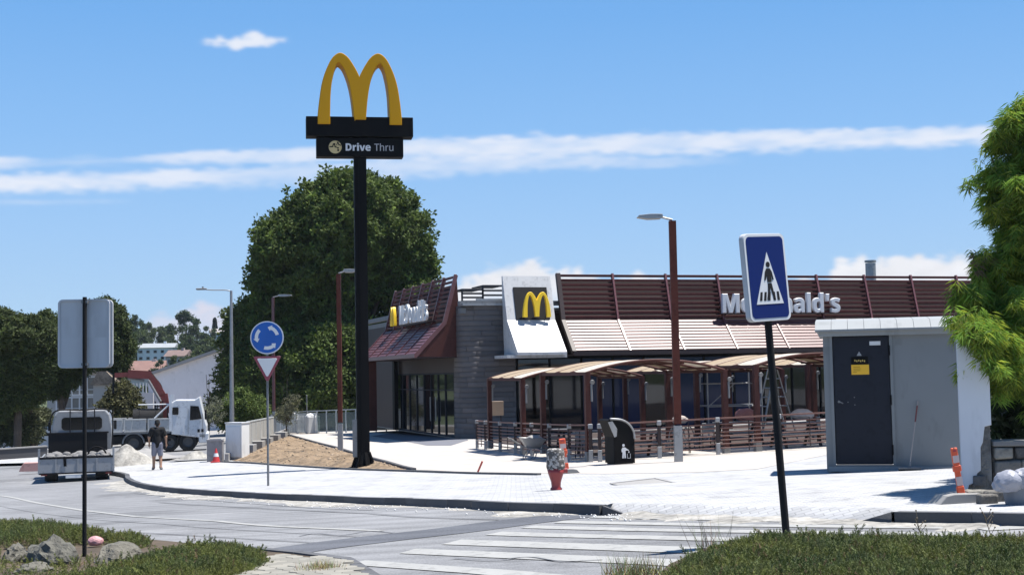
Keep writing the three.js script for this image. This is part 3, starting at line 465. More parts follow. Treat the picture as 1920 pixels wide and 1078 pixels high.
// lettering on the front roof, and on the canopy
{
  const zl = 0.95, a = onZ(1352, 586, zl), b = onZ(1577, 584, zl), [ls, wd] = letters("McDonald's", 1, 0.14, font, 0.03), k = (b.x - a.x) / wd;
  const s = thing('lettering_sign', 'white raised letters standing along the front louvred roof', 'sign', RO, PSI);
  const hold = sub('letter_row', s, a.x, a.y, zl - 0.12);
  for (const [, g] of ls) part('letter', g.scale(k, k * 1.02, 1), M.white2, hold);
  part('letter_rail', [B(b.x - a.x, 0.06, 0.06, (b.x - a.x) / 2, 0.12, -0.1), B(b.x - a.x, 0.05, 0.3, (b.x - a.x) / 2, -0.05, -0.06), rod(V(0.4, 0, 0), V(0.4, -0.2, -0.4), 0.03), rod(V(3, 0, 0), V(3, -0.2, -0.4), 0.03)], M.brownD, hold);
  const s2 = thing('lettering_sign', 'white raised letters seen at a slant on the entrance canopy', 'sign', RO, PSI);
  const xs = -0.95, c = onX(751, 606, xs), d = onX(803, 600, xs), [l2, w2] = letters("McDonald's", 1, 0.1, font, 0.012), k2 = (d.z - c.z) / w2, hold2 = sub('letter_row', s2, xs, onX(780, 604, xs).y, c.z, -Math.PI / 2);
  const kh = (onX(800, 573, xs).y - onX(800, 601, xs).y) / 0.74;
  for (const [, g] of l2) part('letter', g.scale(k2, kh, 1), M.white2, hold2);
  part('letter_rail', B(w2 * k2, 0.06, 0.4, w2 * k2 / 2, -0.06, -0.15), M.brownD, hold2);
  const m2 = thing('arch_sign', 'yellow double arch seen edge on at the far end of the canopy', 'sign', RO, PSI), e = onX(731, 611, -0.95), e2 = onX(731, 571, -0.95), mh = e2.y - e.y;
  const mg = extrude(arches(0.02), 0.14, 0.01).scale(mh * 0.8, mh * 1.0, 1).rotateY(-Math.PI / 2).translate(-0.7, e.y, e.z); part('double_arch', mg, M.yellowLit, m2);
}
// ================================================================ THE TERRACE in front of the restaurant
const PF = 15.5 * Math.PI / 180;                           // the terrace's turn
const FC = G(1116, 867);                                   // corner of the railing
const uX = V(Math.cos(PF), 0, -Math.sin(PF)), vX = V(-Math.sin(PF), 0, -Math.cos(PF));
const terr = (a, b) => { const p = FC.clone().addScaledVector(uX, a).addScaledVector(vX, b); p.y = land(p.x, p.z); return p; };
// where a column of the picture crosses the railing's two lines
const alongU = (px, b = 0) => { const d = sight(px, 800), o = terr(0, b), den = d.x * uX.z - d.z * uX.x; return (o.x * d.z - o.z * d.x) / den; };
const alongV = (px, a = 0) => { const d = sight(px, 800), o = terr(a, 0), den = d.x * vX.z - d.z * vX.x; return (o.x * d.z - o.z * d.x) / den; };
// railing: posts with pale sleeves, six thin rails, a heavier hand rail
function railing(label, ends, dir0, group, level) {
  const t = thing('railing', label, 'railing', V(0, 0, 0), 0, group), h = 1.08;
  ends.forEach((p, i) => {
    part('post', B(0.1, h - 0.34, 0.09, p.x, p.y + 0.34 + (h - 0.34) / 2 - 0.02, p.z), M.brownD, t);
    part('post_sleeve', RB(0.12, 0.36, 0.11, p.x, p.y + 0.17, p.z, 0.01), M.galv, t);
    part('post_cap', RB(0.13, 0.14, 0.12, p.x, p.y + h - 0.04, p.z, 0.015), M.galv, t);
    const q = ends[i + 1]; if (!q) return;
    const d = q.clone().sub(p), a = p.clone().addScaledVector(d, 0.06 / d.length() * 1.4), b = p.clone().addScaledVector(d, 1 - 0.06 / d.length() * 1.4);
    part('hand_rail', beam(a.clone().setY(a.y + h), b.clone().setY(b.y + h), 0.09, 0.045), M.steel, t);
    for (let k = 0; k < 7; k++) { const y = 0.2 + k * 0.118; part('rail', rod(a.clone().setY(a.y + y), b.clone().setY(b.y + y), 0.022, 6), M.steel, t); }
    const m = a.clone().lerp(b, 0.5); part('stay', B(0.03, h - 0.2, 0.02, m.x, m.y + 0.1 + (h - 0.2) / 2, m.z + 0.01), M.brownD, t);
  });
  return t;
}
const leftPosts = [1107, 1067, 1030, 996.5, 966, 937, 910, 894].map((px) => terr(0, alongV(px)));
railing('brown and steel railing running back from the terrace corner to the plank wall', leftPosts, vX, 'terrace railings');
const rightPosts = [1124, 1236, 1346, 1462, 1575, 1690].map((px) => terr(alongU(px), 0));
railing('brown and steel railing along the terrace front behind the waste bin', rightPosts, uX, 'terrace railings');

// pergolas: four posts, arched rafters, a stretched cream cloth on each of the arch bays, lamps on the posts
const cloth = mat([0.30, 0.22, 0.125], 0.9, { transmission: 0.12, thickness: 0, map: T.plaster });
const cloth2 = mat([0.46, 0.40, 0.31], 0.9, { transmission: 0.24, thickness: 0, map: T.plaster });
function pergola() {
  const t = thing('pergola', 'brown pergola with arched rafters and cream cloth at the railing corner', 'pergola', V(0, 0, 0), PF, 'terrace pergolas');
  const w = 4.4, l = 4.6, h = 2.62, rise = 0.34;
  const arcAt = (a, z) => V(a * w, h + rise * 4 * a * (1 - a) * (1 - 0.0), z);
  for (const x of [0, w]) for (const z of [0, -l]) {
    const c = part('column', B(0.16, h, 0.16, x, h / 2, z), M.brownP, t);
    part('column_foot', RB(0.2, 0.3, 0.2, x, 0.15, z, 0.01), M.galvD, c);
    const s = part('spotlight', [rod(V(x + 0.1, h - 0.85, z + 0.09), V(x + 0.1, h - 0.35, z + 0.09), 0.035), CY(0.07, 0.07, 0.05, 0, 0, 0, 14).rotateX(1.9).translate(x + 0.12, h - 0.28, z + 0.12)], M.galvD, t);
  }
  for (const z of [0.04, -l / 3, -2 * l / 3, -l - 0.04]) { const p = []; for (let i = 0; i <= 12; i++) p.push(arcAt(i / 12, z)); part('rafter', tube(p, 0.042, 24, 6), M.brownP, t); }
  for (const x of [0, w]) part('edge_beam', B(0.1, 0.1, l + 0.2, x, h - 0.03, -l / 2), M.brownP, t);
  for (let k = 0; k < 5; k++) { const a = (k + 0.5) / 5, p = arcAt(a, 0); part('purlin', beam(V(p.x, p.y - 0.05, 0), V(p.x, p.y - 0.05, -l), 0.05, 0.06), M.brownP, t); }
  for (let k = 0; k < 3; k++) {
    const z0 = -l * k / 3 - 0.08, z1 = -l * (k + 1) / 3 + 0.08, rows = [];
    for (let i = 0; i <= 12; i++) { const a = 0.015 + 0.97 * i / 12, r = []; for (let j = 0; j <= 4; j++) { const p = arcAt(a, lerp(z0, z1, j / 4)); p.y += 0.03 - 0.05 * Math.sin(Math.PI * j / 4) - 0.03 * Math.sin(i * Math.PI * 1.0); r.push(p); } rows.push(r); }
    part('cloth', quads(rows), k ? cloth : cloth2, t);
  }
  return t;
}
{
  const a0 = alongU(1105, 0.5), p0 = pergola(), pl = [[a0, 0.6], [a0, 7.6], [a0 + 5.45, 0.6], [a0 + 5.45, 7.6], [a0 + 10.9, 0.6], [a0 + 10.9, 7.6]];
  const lab = ['', 'brown pergola with cream cloth beside the dark plank wall', 'front brown pergola with cream cloth behind the crossing sign post', 'rear brown pergola behind the tall brown lamp post', 'front brown pergola whose post shows beside the grey cabin', 'rear brown pergola mostly hidden behind the grey cabin'];
  pl.forEach(([a, b], i) => { const p = terr(a, b); i ? copy(p0, p, PF, lab[i]) : p0.position.copy(p); });
  // picnic tables and chairs left on the terrace
  const tb = thing('picnic_table', 'brown picnic table with two benches near the terrace corner', 'table', terr(a0 + 1.9, 1.7), PF, 'terrace tables');
  part('table_top', RB(1.7, 0.06, 0.75, 0, 0.75, 0, 0.015), M.galvD, tb);
  for (const z of [-0.65, 0.65]) part('bench_seat', RB(1.7, 0.06, 0.3, 0, 0.45, z, 0.015), M.galvD, tb);
  for (const x of [-0.6, 0.6]) { part('leg', [beam(V(x, 0, 0.55), V(x, 0.73, 0.2), 0.08, 0.06), beam(V(x, 0, -0.55), V(x, 0.73, -0.2), 0.08, 0.06), B(0.07, 0.07, 1.4, x, 0.4, 0)], M.brownD, tb); }
  [[a0 + 7.4, 1.9, 'brown picnic table behind the front railing left of the crossing sign post'], [a0 + 10.2, 2.0, 'brown picnic table behind the front railing beside the grey cabin'], [a0 + 1.9, 5.0, 'brown picnic table deeper in the terrace under the corner pergola'], [a0 + 7.0, 5.2, 'brown picnic table under the middle pergola by the scaffold'], [a0 + 1.4, 9.6, 'brown picnic table near the dark plank wall']].forEach(([a, b, l]) => copy(tb, terr(a, b), PF, l));
  const ch = thing('cafe_chair', 'dark cafe chair with pale seat nearest the waste bin', 'chair', terr(a0 + 3.6, 2.2), PF + 0.5, 'terrace chairs');
  part('seat', RB(0.42, 0.04, 0.42, 0, 0.45, 0, 0.015), M.galvD, ch); part('backrest', RB(0.42, 0.32, 0.03, 0, 0.72, -0.2, 0.015), M.galvD, ch);
  for (const x of [-0.18, 0.18]) for (const z of [-0.19, 0.18]) part('leg', rod(V(x * 1.1, 0, z * 1.15), V(x, z < 0 ? 0.85 : 0.44, z), 0.014, 6), M.black, ch);
  [[a0 + 3.0, 6.8, 1.8, 'dark cafe chair standing in the gap between the left pergolas'], [a0 + 4.9, 3.2, 3.3, 'dark cafe chair turned away behind the tall brown lamp post'], [a0 + 8.8, 3.4, 4.2, 'dark cafe chair beside the stepladder'], [a0 + 0.8, 3.4, 2.5, 'dark cafe chair under the spotlights of the corner pergola']].forEach(([a, b, r, l]) => copy(ch, terr(a, b), r, l));
  // stepladder and scaffold
  const sl = thing('stepladder', 'aluminium stepladder standing open under the pergola near the cabin', 'ladder', terr(a0 + 8.3, 5.2), PF + 0.1);
  for (const s of [-1, 1]) { const foot = 0.75 * s; for (const z of [-0.25, 0.25]) part('rail', beam(V(foot, 0, z * 1.25), V(0.06 * s, 2.5, z * 0.8), 0.06, 0.03), M.galv, sl); for (let k = 1; k < 8; k++) { const t = k / 8, x = lerp(foot, 0.06 * s, t); part('rung', rod(V(x, 2.5 * t, -0.25), V(x, 2.5 * t, 0.25), 0.02, 6), M.galv, sl); } }
  const sc = thing('scaffold_frame', 'thin steel scaffold tower in the shade of the restaurant front', 'scaffold', terr(a0 + 7.7, 9.4), PF);
  for (const x of [0, 2.2]) for (const z of [0, -1.1]) part('upright', rod(V(x, 0, z), V(x, 2.85, z), 0.026, 6), M.galv, sc);
  for (const y of [1.25, 2.1]) { part('ledger', rod(V(0, y, 0), V(2.2, y, 0), 0.022, 6), M.galv, sc); part('ledger', rod(V(0, y, -1.1), V(2.2, y, -1.1), 0.022, 6), M.galv, sc); }
  part('brace', rod(V(0, 1.25, 0), V(1.1, 2.1, 0), 0.02, 6), M.galv, sc); part('platform', B(2.2, 0.05, 1.0, 1.1, 1.28, -0.55), M.galvD, sc);
  // sacks and wrapped parcels on the tables
  const crump = (r, sx, sy, sz, seed, det = 3) => { const g = new THREE.IcosahedronGeometry(r, det), p = g.attributes.position; for (let i = 0; i < p.count; i++) { const v = V(p.getX(i), p.getY(i), p.getZ(i)), n = 0.75 + 0.5 * fbm(v.x / r * 1.7 + seed, v.y / r * 1.7 + v.z / r * 1.3 + seed, 4, 1e9, seed); p.setXYZ(i, v.x * n * sx, Math.max(v.y * n * sy, -r * sy * 0.75), v.z * n * sz); } g.computeVertexNormals(); return g; };
  globalThis.crumple = crump;
  const sk = solo('wrapped_sack', crump(0.3, 1.5, 0.8, 0.8, 4), mat([0.40, 0.17, 0.15], 0.8, { map: T.scuff }), 'dull red sack lying on a table between the scaffold and the front railing', 'sack', 'sacks on the terrace'); sk.position.copy(terr(a0 + 7.3, 5.2)).add(V(0, 0.98, 0));
  const sk2 = solo('wrapped_sack', crump(0.25, 1.5, 0.75, 0.8, 9), mat([0.42, 0.37, 0.35], 0.8, { map: T.scuff }), 'pale round sack on the table just left of the crossing sign post', 'sack', 'sacks on the terrace'); sk2.position.copy(terr(a0 + 7.7, 2.0)).add(V(0, 1.0, 0));
  const sk3 = solo('wrapped_sack', crump(0.2, 1.4, 0.8, 0.8, 14), mat([0.36, 0.32, 0.30], 0.8, { map: T.scuff }), 'small pale bundle on the chair stack right behind the brown lamp post', 'sack', 'sacks on the terrace'); sk3.position.copy(terr(a0 + 4.4, 4.2)).add(V(0, 1.0, 0));
  const st = thing('stacked_chairs', 'stack of chairs with pale curved backs behind the brown lamp post', 'chair stack', terr(a0 + 4.4, 4.2), PF); for (let k = 0; k < 4; k++) part('chair_shell', tube([V(-0.4 + k * 0.16, 0.0, 0), V(-0.38 + k * 0.16, 0.55, 0), V(-0.2 + k * 0.16, 0.8, 0), V(-0.02 + k * 0.16, 0.6, 0), V(0.02 + k * 0.16, 0, 0)], 0.022, 16, 6), M.galvD, st);
  // crate and board by the plank wall
  const cr = thing('wooden_box', 'pale wooden box on the wall behind the left railing', 'box', terr(0.5, alongV(930, 0.5)), PF); part('box_body', RB(0.55, 0.55, 0.3, 0, 1.55, 0, 0.01), mat([0.36, 0.27, 0.2], 0.8, { map: T.grain }), cr); part('bracket', [rod(V(-0.2, 0, 0), V(-0.2, 1.3, 0), 0.025), rod(V(0.2, 0, 0), V(0.2, 1.3, 0), 0.025)], M.brownD, cr);
}
// waste bin with curved hood and a white figure on its front
{
  const p = G(1163, 870), h = high(p, 784), t = thing('waste_bin', 'tall dark waste bin with curved hood and white litter figure', 'bin', p, 0.35), w = 0.6, d = 0.6;
  const prof = [[d / 2, 0], [d / 2, h * 0.56], [d / 2 + 0.02, h * 0.6], [d / 2 - 0.02, h * 0.7], [d / 2 - 0.12, h * 0.82], [d / 2 - 0.3, h * 0.93], [-d / 2 + 0.1, h], [-d / 2, h * 0.99], [-d / 2, 0]];
  part('body', extrude(shape([[-w / 2, 0.05], [w / 2, 0.05], [w / 2, h * 0.62], [w / 2 - 0.05, h * 0.75], [w / 2 - 0.17, h * 0.87], [w / 2 - 0.38, h * 0.96], [-w / 2 - 0.1, h * 0.985], [-w / 2 - 0.16, h * 0.96], [-w / 2, h * 0.6]]), d, 0.015, 2).translate(0, 0, -d / 2), M.black, t);
  part('hood_rim', tube([V(w / 2 + 0.01, h * 0.55, d / 2 + 0.02), V(w / 2 - 0.02, h * 0.72, d / 2 + 0.02), V(w / 2 - 0.16, h * 0.88, d / 2 + 0.02), V(w / 2 - 0.38, h * 0.97, d / 2 + 0.02), V(-w / 2 - 0.12, h * 1.0, d / 2 + 0.02)], 0.03, 20, 8), M.galv, t);
  part('opening_flap', extrude(shape([[-w / 2 - 0.18, h * 0.93], [-w / 2 - 0.06, h * 0.95], [-w / 2 + 0.08, h * 0.78], [-w / 2 + 0.06, h * 0.62], [-w / 2, h * 0.6], [-w / 2 - 0.1, h * 0.78]]), 0.03).translate(0, 0, d / 2 + 0.02), M.galv, t);
  const f = sub('figure', t, 0.02, h * 0.14, d / 2 + 0.018); f.scale.set(0.82, 0.82, 1); const white = M.white2;
  part('figure_body', [CY(0.045, 0.045, 0.006, 0, 0, 0, 16).rotateX(Math.PI / 2).translate(-0.06, 0.43, 0), extrude(shape([[-0.12, 0], [-0.06, 0], [-0.05, 0.17], [-0.035, 0], [0.02, 0], [0.005, 0.24], [0.07, 0.26], [0.13, 0.24], [0.13, 0.27], [0.06, 0.31], [-0.01, 0.36], [-0.1, 0.36], [-0.14, 0.28], [-0.13, 0.2], [-0.1, 0.2]]), 0.006)], white, f);
  part('figure_basket', [B(0.13, 0.012, 0.006, 0.13, 0.0, 0.003), B(0.012, 0.15, 0.006, 0.075, 0.07, 0.003), B(0.012, 0.15, 0.006, 0.185, 0.07, 0.003), B(0.04, 0.05, 0.006, 0.13, 0.2, 0.003)], white, f);
  part('plinth', B(w * 0.9, 0.08, d * 0.9, 0, 0.02, 0), M.black, t);
}
// wheelbarrow by the left railing
{
  const p = G(1000, 862), t = thing('wheelbarrow', 'grey builder\'s wheelbarrow parked by the left railing', 'wheelbarrow', p, 0.15);
  const top = [V(-0.42, 0.72, 0.3), V(0.38, 0.66, 0.3), V(0.38, 0.66, -0.3), V(-0.42, 0.72, -0.3)], bot = [V(-0.22, 0.38, 0.19), V(0.2, 0.36, 0.19), V(0.2, 0.36, -0.19), V(-0.22, 0.38, -0.19)];
  part('tray', quads([[...top, top[0]], [...bot, bot[0]]]), M.galv, t); part('tray_floor', quads([[bot[0], bot[1]], [bot[3], bot[2]]]), M.galv, t);
  for (const z of [-0.24, 0.24]) { part('handle', tube([V(0.62, 0.2, z * 0.4), V(0.2, 0.34, z * 0.9), V(-0.3, 0.42, z), V(-0.78, 0.72, z * 1.15)], 0.02, 16, 6), M.galvD, t); part('leg', tube([V(-0.1, 0.38, z), V(-0.3, 0.02, z), V(-0.02, 0.02, z * 0.95), V(0.1, 0.3, z * 0.9)], 0.016, 12, 6), M.galvD, t); }
  const wh = part('wheel', new THREE.TorusGeometry(0.17, 0.045, 8, 20).translate(0.62, 0.215, 0), M.rubber, t); part('hub', CY(0.1, 0.1, 0.06, 0, 0, 0, 12).rotateX(Math.PI / 2).translate(0.62, 0.215, 0), M.galvD, wh);
  part('load', crumple(0.26, 1.2, 0.6, 0.9, 21).translate(0.02, 0.62, 0), M.conc, t);
}
// ================================================================ STREET FURNITURE
// the tall sign
{
  const p = G(681, 877), Z = -p.z, s = F / Z, t = thing('pole_sign', 'tall black pole sign with golden double arch above a drive through board', 'sign', p, 0.17);
  const yb = high(p, 296), y1 = high(p, 261), y2 = high(p, 258.5), y3 = high(p, 222), yT = high(p, 106), yl = high(p, 235);
  part('pole', [B(0.40, yb + 0.3, 0.34, 0, yb / 2, 0), B(0.06, yb, 0.42, -0.02, yb / 2, 0)], M.black, t);
  const fl = part('pole_foot', lathe([[0.34, 0], [0.34, 0.03], [0.3, 0.06], [0.22, 0.44], [0.21, 0.5]], 16), M.black, t);
  for (let k = 0; k < 8; k++) part('gusset', extrude(shape([[0.2, 0.0], [0.42, 0.0], [0.24, 0.5], [0.2, 0.5]]), 0.025).translate(0, 0, -0.012).rotateY(k * Math.PI / 4 + 0.2), M.black, t);
  const w1 = 157 / s * 1.04, w2 = 195 / s * 1.03, d1 = 0.5, d2 = 0.62;
  const lb = part('lower_board', RB(w1, y1 - yb, d1, 0, (y1 + yb) / 2, 0, 0.02), M.black, t);
  part('upper_board', RB(w2, y3 - y2, d2, 0, (y3 + y2) / 2, 0, 0.02), M.black, t);
  part('neck', B(0.5, 0.1, 0.3, 0, y1 + 0.02, 0), M.black, t);
  const mw = 148 / s * 1.04, m = arches((9 / 149)), g = extrude(m, d2 + 0.12, 0.012, 2); g.scale(mw, (yT - yl) / (574 / 662), 1).translate(0, yl, -(d2 + 0.12) / 2);
  part('double_arch', g, M.yellow, t);
  const cap = (y1 - yb) * 0.36, grey = mat([0.62, 0.62, 0.64], 0.5), [ws, wd] = letters('Drive', cap, 0.012, font, 0.004), x0 = -w1 / 2 + w1 * (51 / 157), k = w1 * (47 / 157) / wd;
  const line = sub('lettering', t, 0, yb + (y1 - yb) * 0.32, d1 / 2 + 0.004);
  for (const [, q] of ws) part('letter', q.scale(k, 1.05, 1).translate(x0, 0, 0), grey, line);
  const [w3, wd3] = letters('Thru', cap, 0.01, fontR), k3 = w1 * (36 / 157) / wd3; for (const [, q] of w3) part('letter', q.scale(k3, 1.05, 1).translate(-w1 / 2 + w1 * (104 / 157), 0, 0), mat([0.42, 0.42, 0.44], 0.5), line);
  const ic = sub('round_icon', t, -w1 / 2 + w1 * 0.215, (y1 + yb) / 2, d1 / 2 + 0.004), r = (y1 - yb) * 0.34;
  part('disc', CY(r, r, 0.012, 0, 0, 0, 28).rotateX(Math.PI / 2), mat([0.55, 0.42, 0.2], 0.5), ic);
  part('mark', [extrude(shape([[-0.9, 0.1], [-0.45, 0.15], [-0.35, 0.55], [0.0, 0.6], [0.05, 0.1], [0.3, 0.0], [0.25, -0.12], [-0.1, -0.05], [-0.15, 0.35], [-0.25, 0.3], [-0.3, -0.02], [-0.9, -0.05]].map(([a, b]) => [a * r, b * r])), 0.008).translate(0, 0, 0.005), CY(r * 0.16, r * 0.16, 0.012, 0, 0, 0, 12).rotateX(Math.PI / 2).translate(r * 0.45, -r * 0.5, 0.005), CY(r * 0.14, r * 0.14, 0.012, 0, 0, 0, 12).rotateX(Math.PI / 2).translate(r * 0.42, -r * 0.15, 0.005), extrude(shape([[0.15, 0.25], [0.35, 0.85], [0.5, 0.8], [0.6, 0.45], [0.95, 0.3], [0.9, 0.18], [0.5, 0.3], [0.38, 0.6], [0.25, 0.22]].map(([a, b]) => [a * r, b * r])), 0.008).translate(0, 0, 0.005)], M.black, ic);
  part('junction_box', RB(0.16, 1.2, 0.12, -0.26, 0.95, 0.1, 0.01), M.galvD, t);
}
// street lamps
function lamp(label, base, topPx, headPx, sleevePx, m, wide, group, turn = 0) {
  const t = thing('street_lamp', label, 'street lamp', base, 0, group), H = high(base, topPx), s = F / -base.z, hd = headPx / s, sl = sleevePx ? high(base, sleevePx) : 0;
  part('pole', sl ? B(wide, H - sl, wide, 0, (H + sl) / 2, 0) : CY(wide * 0.35, wide * 0.6, H, 0, H / 2, 0, 12), m, t);
  if (sl) part('pole_sleeve', B(wide * 1.15, sl, wide * 1.15, 0, sl / 2 - 0.05, 0), M.galv, t);
  part('arm', rod(V(0, H + 0.03, 0), V(hd * 0.35, H + 0.12, 0), 0.03), sl ? M.galv : m, t);
  const sg = Math.sign(hd), a = Math.abs(hd), pr = [[0.28 * a, 0], [0.35 * a, -0.05], [a * 0.7, -0.06], [a, -0.01], [a * 0.95, 0.04], [a * 0.6, 0.07], [0.3 * a, 0.06]];
  const g = extrude(shape(pr.map(([x, y]) => [x * sg, y])), 0.26, 0.01, 2).translate(0, H + 0.12, -0.13); part('lamp_head', g, M.galv, t);
  return t;
}
lamp('tall brown lamp post with pale sleeve in front of the terrace', G(1273, 866), 414, -66, 795, M.rust, 0.19, 'brown lamp posts');
lamp('brown lamp post with pale sleeve just left of the tall black pole sign', G(638, 853), 514, 36, 792, M.rust, 0.17, 'brown lamp posts');
lamp('most distant brown lamp post behind the roundabout sign', G(513, 815), 558, 36, 770, M.brown, 0.17, 'brown lamp posts');
{
  const b = at(434, 800, 74); b.y = land(b.x, b.z); const t = thing('street_light', 'tall pale grey street light with a long arm pointing left', 'street lamp', b), H = high(b, 545), a = -62 / (F / 74);
  part('pole', CY(0.07, 0.14, H, 0, H / 2, 0, 12), M.galv, t); part('arm', tube([V(0, H - 0.05, 0), V(a * 0.1, H + 0.02, 0), V(a * 0.6, H + 0.06, 0), V(a * 0.8, H + 0.1, 0)], 0.035, 12, 6), M.galv, t);
  part('lamp_head', RB(Math.abs(a) * 0.32, 0.1, 0.28, a * 0.9, H + 0.12, 0, 0.05), M.galvD, t); part('sensor', CY(0.05, 0.05, 0.1, a * 0.86, H + 0.2, 0, 8), M.galvD, t);
}
// traffic signs
const roundRect = (w, h, r) => { const s = new THREE.Shape(); s.moveTo(-w / 2 + r, -h / 2); s.lineTo(w / 2 - r, -h / 2); s.absarc(w / 2 - r, -h / 2 + r, r, -Math.PI / 2, 0); s.lineTo(w / 2, h / 2 - r); s.absarc(w / 2 - r, h / 2 - r, r, 0, Math.PI / 2); s.lineTo(-w / 2 + r, h / 2); s.absarc(-w / 2 + r, h / 2 - r, r, Math.PI / 2, Math.PI); s.lineTo(-w / 2, -h / 2 + r); s.absarc(-w / 2 + r, -h / 2 + r, r, Math.PI, Math.PI * 1.5); return s; };
{
  const b = G(502, 911), H = high(b, 602), t = thing('roundabout_sign', 'round blue roundabout sign above a give way triangle on a thin post', 'road sign', b, 0.12), s = F / -b.z;
  part('post', CY(0.03, 0.03, H, 0, H / 2, -0.04, 10), M.galvD, t);
  const cy = high(b, 633), r = 31 / s, d = sub('roundabout_disc', t, 0, cy, 0);
  part('rim', CY(r, r, 0.03, 0, 0, 0, 40).rotateX(Math.PI / 2), M.white2, d); part('face', CY(r * 0.93, r * 0.93, 0.03, 0, 0, 0, 40).rotateX(Math.PI / 2).translate(0, 0, 0.008), M.blueR, d);
  for (let k = 0; k < 3; k++) {
    const sh = new THREE.Shape(), a0 = 0.5, a1 = 1.4, ro = r * 0.73, ri = r * 0.53, rm = (ro + ri) / 2; sh.absarc(0, 0, ro, a0, a1, false);
    sh.lineTo(Math.cos(a1) * (ro + r * 0.09), Math.sin(a1) * (ro + r * 0.09)); sh.lineTo(Math.cos(a1 + 0.35) * rm, Math.sin(a1 + 0.35) * rm); sh.lineTo(Math.cos(a1) * (ri - r * 0.09), Math.sin(a1) * (ri - r * 0.09)); sh.absarc(0, 0, ri, a1, a0, true);
    part('arrow', extrude(sh, 0.006).translate(0, 0, 0.026).rotateZ(k * Math.PI * 2 / 3 - 0.25), M.white2, d);
  }
  const ty = high(b, 668), by = high(b, 714), hw = 25 / s, tri = (k, dz) => { const c = (ty * 2 + by) / 3, f = ([x, y]) => [x * k, (y - c) * k]; return extrude(shape([[-hw, ty - 0.02], [-hw + 0.03, ty], [hw - 0.03, ty], [hw, ty - 0.02], [0.03, by + 0.01], [0, by], [-0.03, by + 0.01]].map(f)), 0.02, 0.004).translate(0, c, dz); };
  const w = sub('give_way_triangle', t); part('rim', tri(1, -0.01), mat([0.25, 0.05, 0.07], 0.5), w); part('face', tri(0.72, 0.004), M.white2, w);
}
{
  const b = G(1477, 1000), s = F / -b.z, H = high(b, 600), t = thing('crossing_sign', 'leaning blue pedestrian crossing sign on a dark post', 'road sign', b, 0.0), hh = 163 / s, ww = 0.66 * hh;
  t.rotation.set(0, 0, 0.055);
  part('post', CY(0.04, 0.04, H + 0.5, 0, (H + 0.5) / 2 - 0.1, -0.06, 12), M.blackM, t);
  const pl = sub('sign_plate', t, 0, H + hh / 2, 0, 0.62); pl.rotation.z = 0.012;
  part('plate', extrude(roundRect(ww, hh, 0.06), 0.05, 0.006, 2).translate(0, 0, -0.03), M.signBack, pl);
  part('border', extrude(roundRect(ww, hh, 0.06), 0.006).translate(0, 0, 0.0265), M.white2, pl); part('face', extrude(roundRect(ww * 0.91, hh * 0.94, 0.05), 0.006).translate(0, 0, 0.030), M.blue, pl);
  const tr = (x, y) => [x * ww, y * hh]; part('triangle', extrude(shape([tr(-0.335, -0.31), tr(0.335, -0.31), tr(0.02, 0.29)]), 0.004).translate(0, 0, 0.036), M.white2, pl);
  const fig = sub('walker', pl, 0, 0, 0.0405), bk = M.blackM;
  part('head', CY(0.03, 0.03, 0.004, 0, 0, 0, 16).rotateX(Math.PI / 2).translate(...tr(0.02, 0.145), 0), bk, fig);
  part('torso', extrude(shape([tr(-0.03, 0.10), tr(0.055, 0.10), tr(0.1, 0.06), tr(0.13, -0.03), tr(0.105, -0.035), tr(0.075, 0.02), tr(0.075, -0.06), tr(-0.025, -0.06), tr(-0.03, 0.02), tr(-0.075, -0.04), tr(-0.1, -0.035), tr(-0.07, 0.06)]), 0.004), bk, fig);
  part('legs', extrude(shape([tr(-0.02, -0.07), tr(0.07, -0.07), tr(0.11, -0.19), tr(0.14, -0.26), tr(0.10, -0.26), tr(0.03, -0.12), tr(-0.03, -0.26), tr(-0.07, -0.26), tr(-0.035, -0.17)]), 0.004), bk, fig);
  for (let k = 0; k < 5; k++) { const x = -0.2 + k * 0.1; part('bar', extrude(shape([tr(x - 0.035 + (x > 0 ? 0.02 : -0.02), -0.27), tr(x + 0.025 + (x > 0 ? 0.02 : -0.02), -0.27), tr(x + 0.03, -0.17), tr(x - 0.02, -0.17)]), 0.003).translate(0, 0, -0.001), bk, fig); }
  for (const y of [-0.3, 0.3]) part('clamp', B(0.12, 0.05, 0.1, 0, H + hh / 2 + y * hh, -0.06), M.galvD, t);
}
{
  const b = G(157, 1044), s = F / -b.z, H = high(b, 557), t = thing('road_sign', 'grey back of a rectangular road sign on a black post', 'road sign', b, 0.05), hh = 127 / s, ww = 94 / s, cy = high(b, 625);
  part('post', CY(0.025, 0.025, H, 0, H / 2, 0, 12), M.blackM, t);
  part('plate', extrude(roundRect(ww, hh, 0.05), 0.02, 0.004, 2).translate(-0.02, cy, -0.07), M.signBack, t);
  part('plate_rim', extrude((() => { const o = roundRect(ww + 0.012, hh + 0.012, 0.055); o.holes.push(roundRect(ww - 0.03, hh - 0.03, 0.04)); return o; })(), 0.03).translate(-0.02, cy, -0.062), M.signBack, t);
  part('front_plate', extrude(roundRect(ww, hh, 0.05), 0.02, 0.004, 2).translate(0.005, cy - 0.004, -0.12), M.signBack, t);
  for (const y of [high(b, 566), high(b, 683)]) part('clamp', B(0.07, 0.03, 0.08, 0, y, -0.02), M.galvD, t);
}
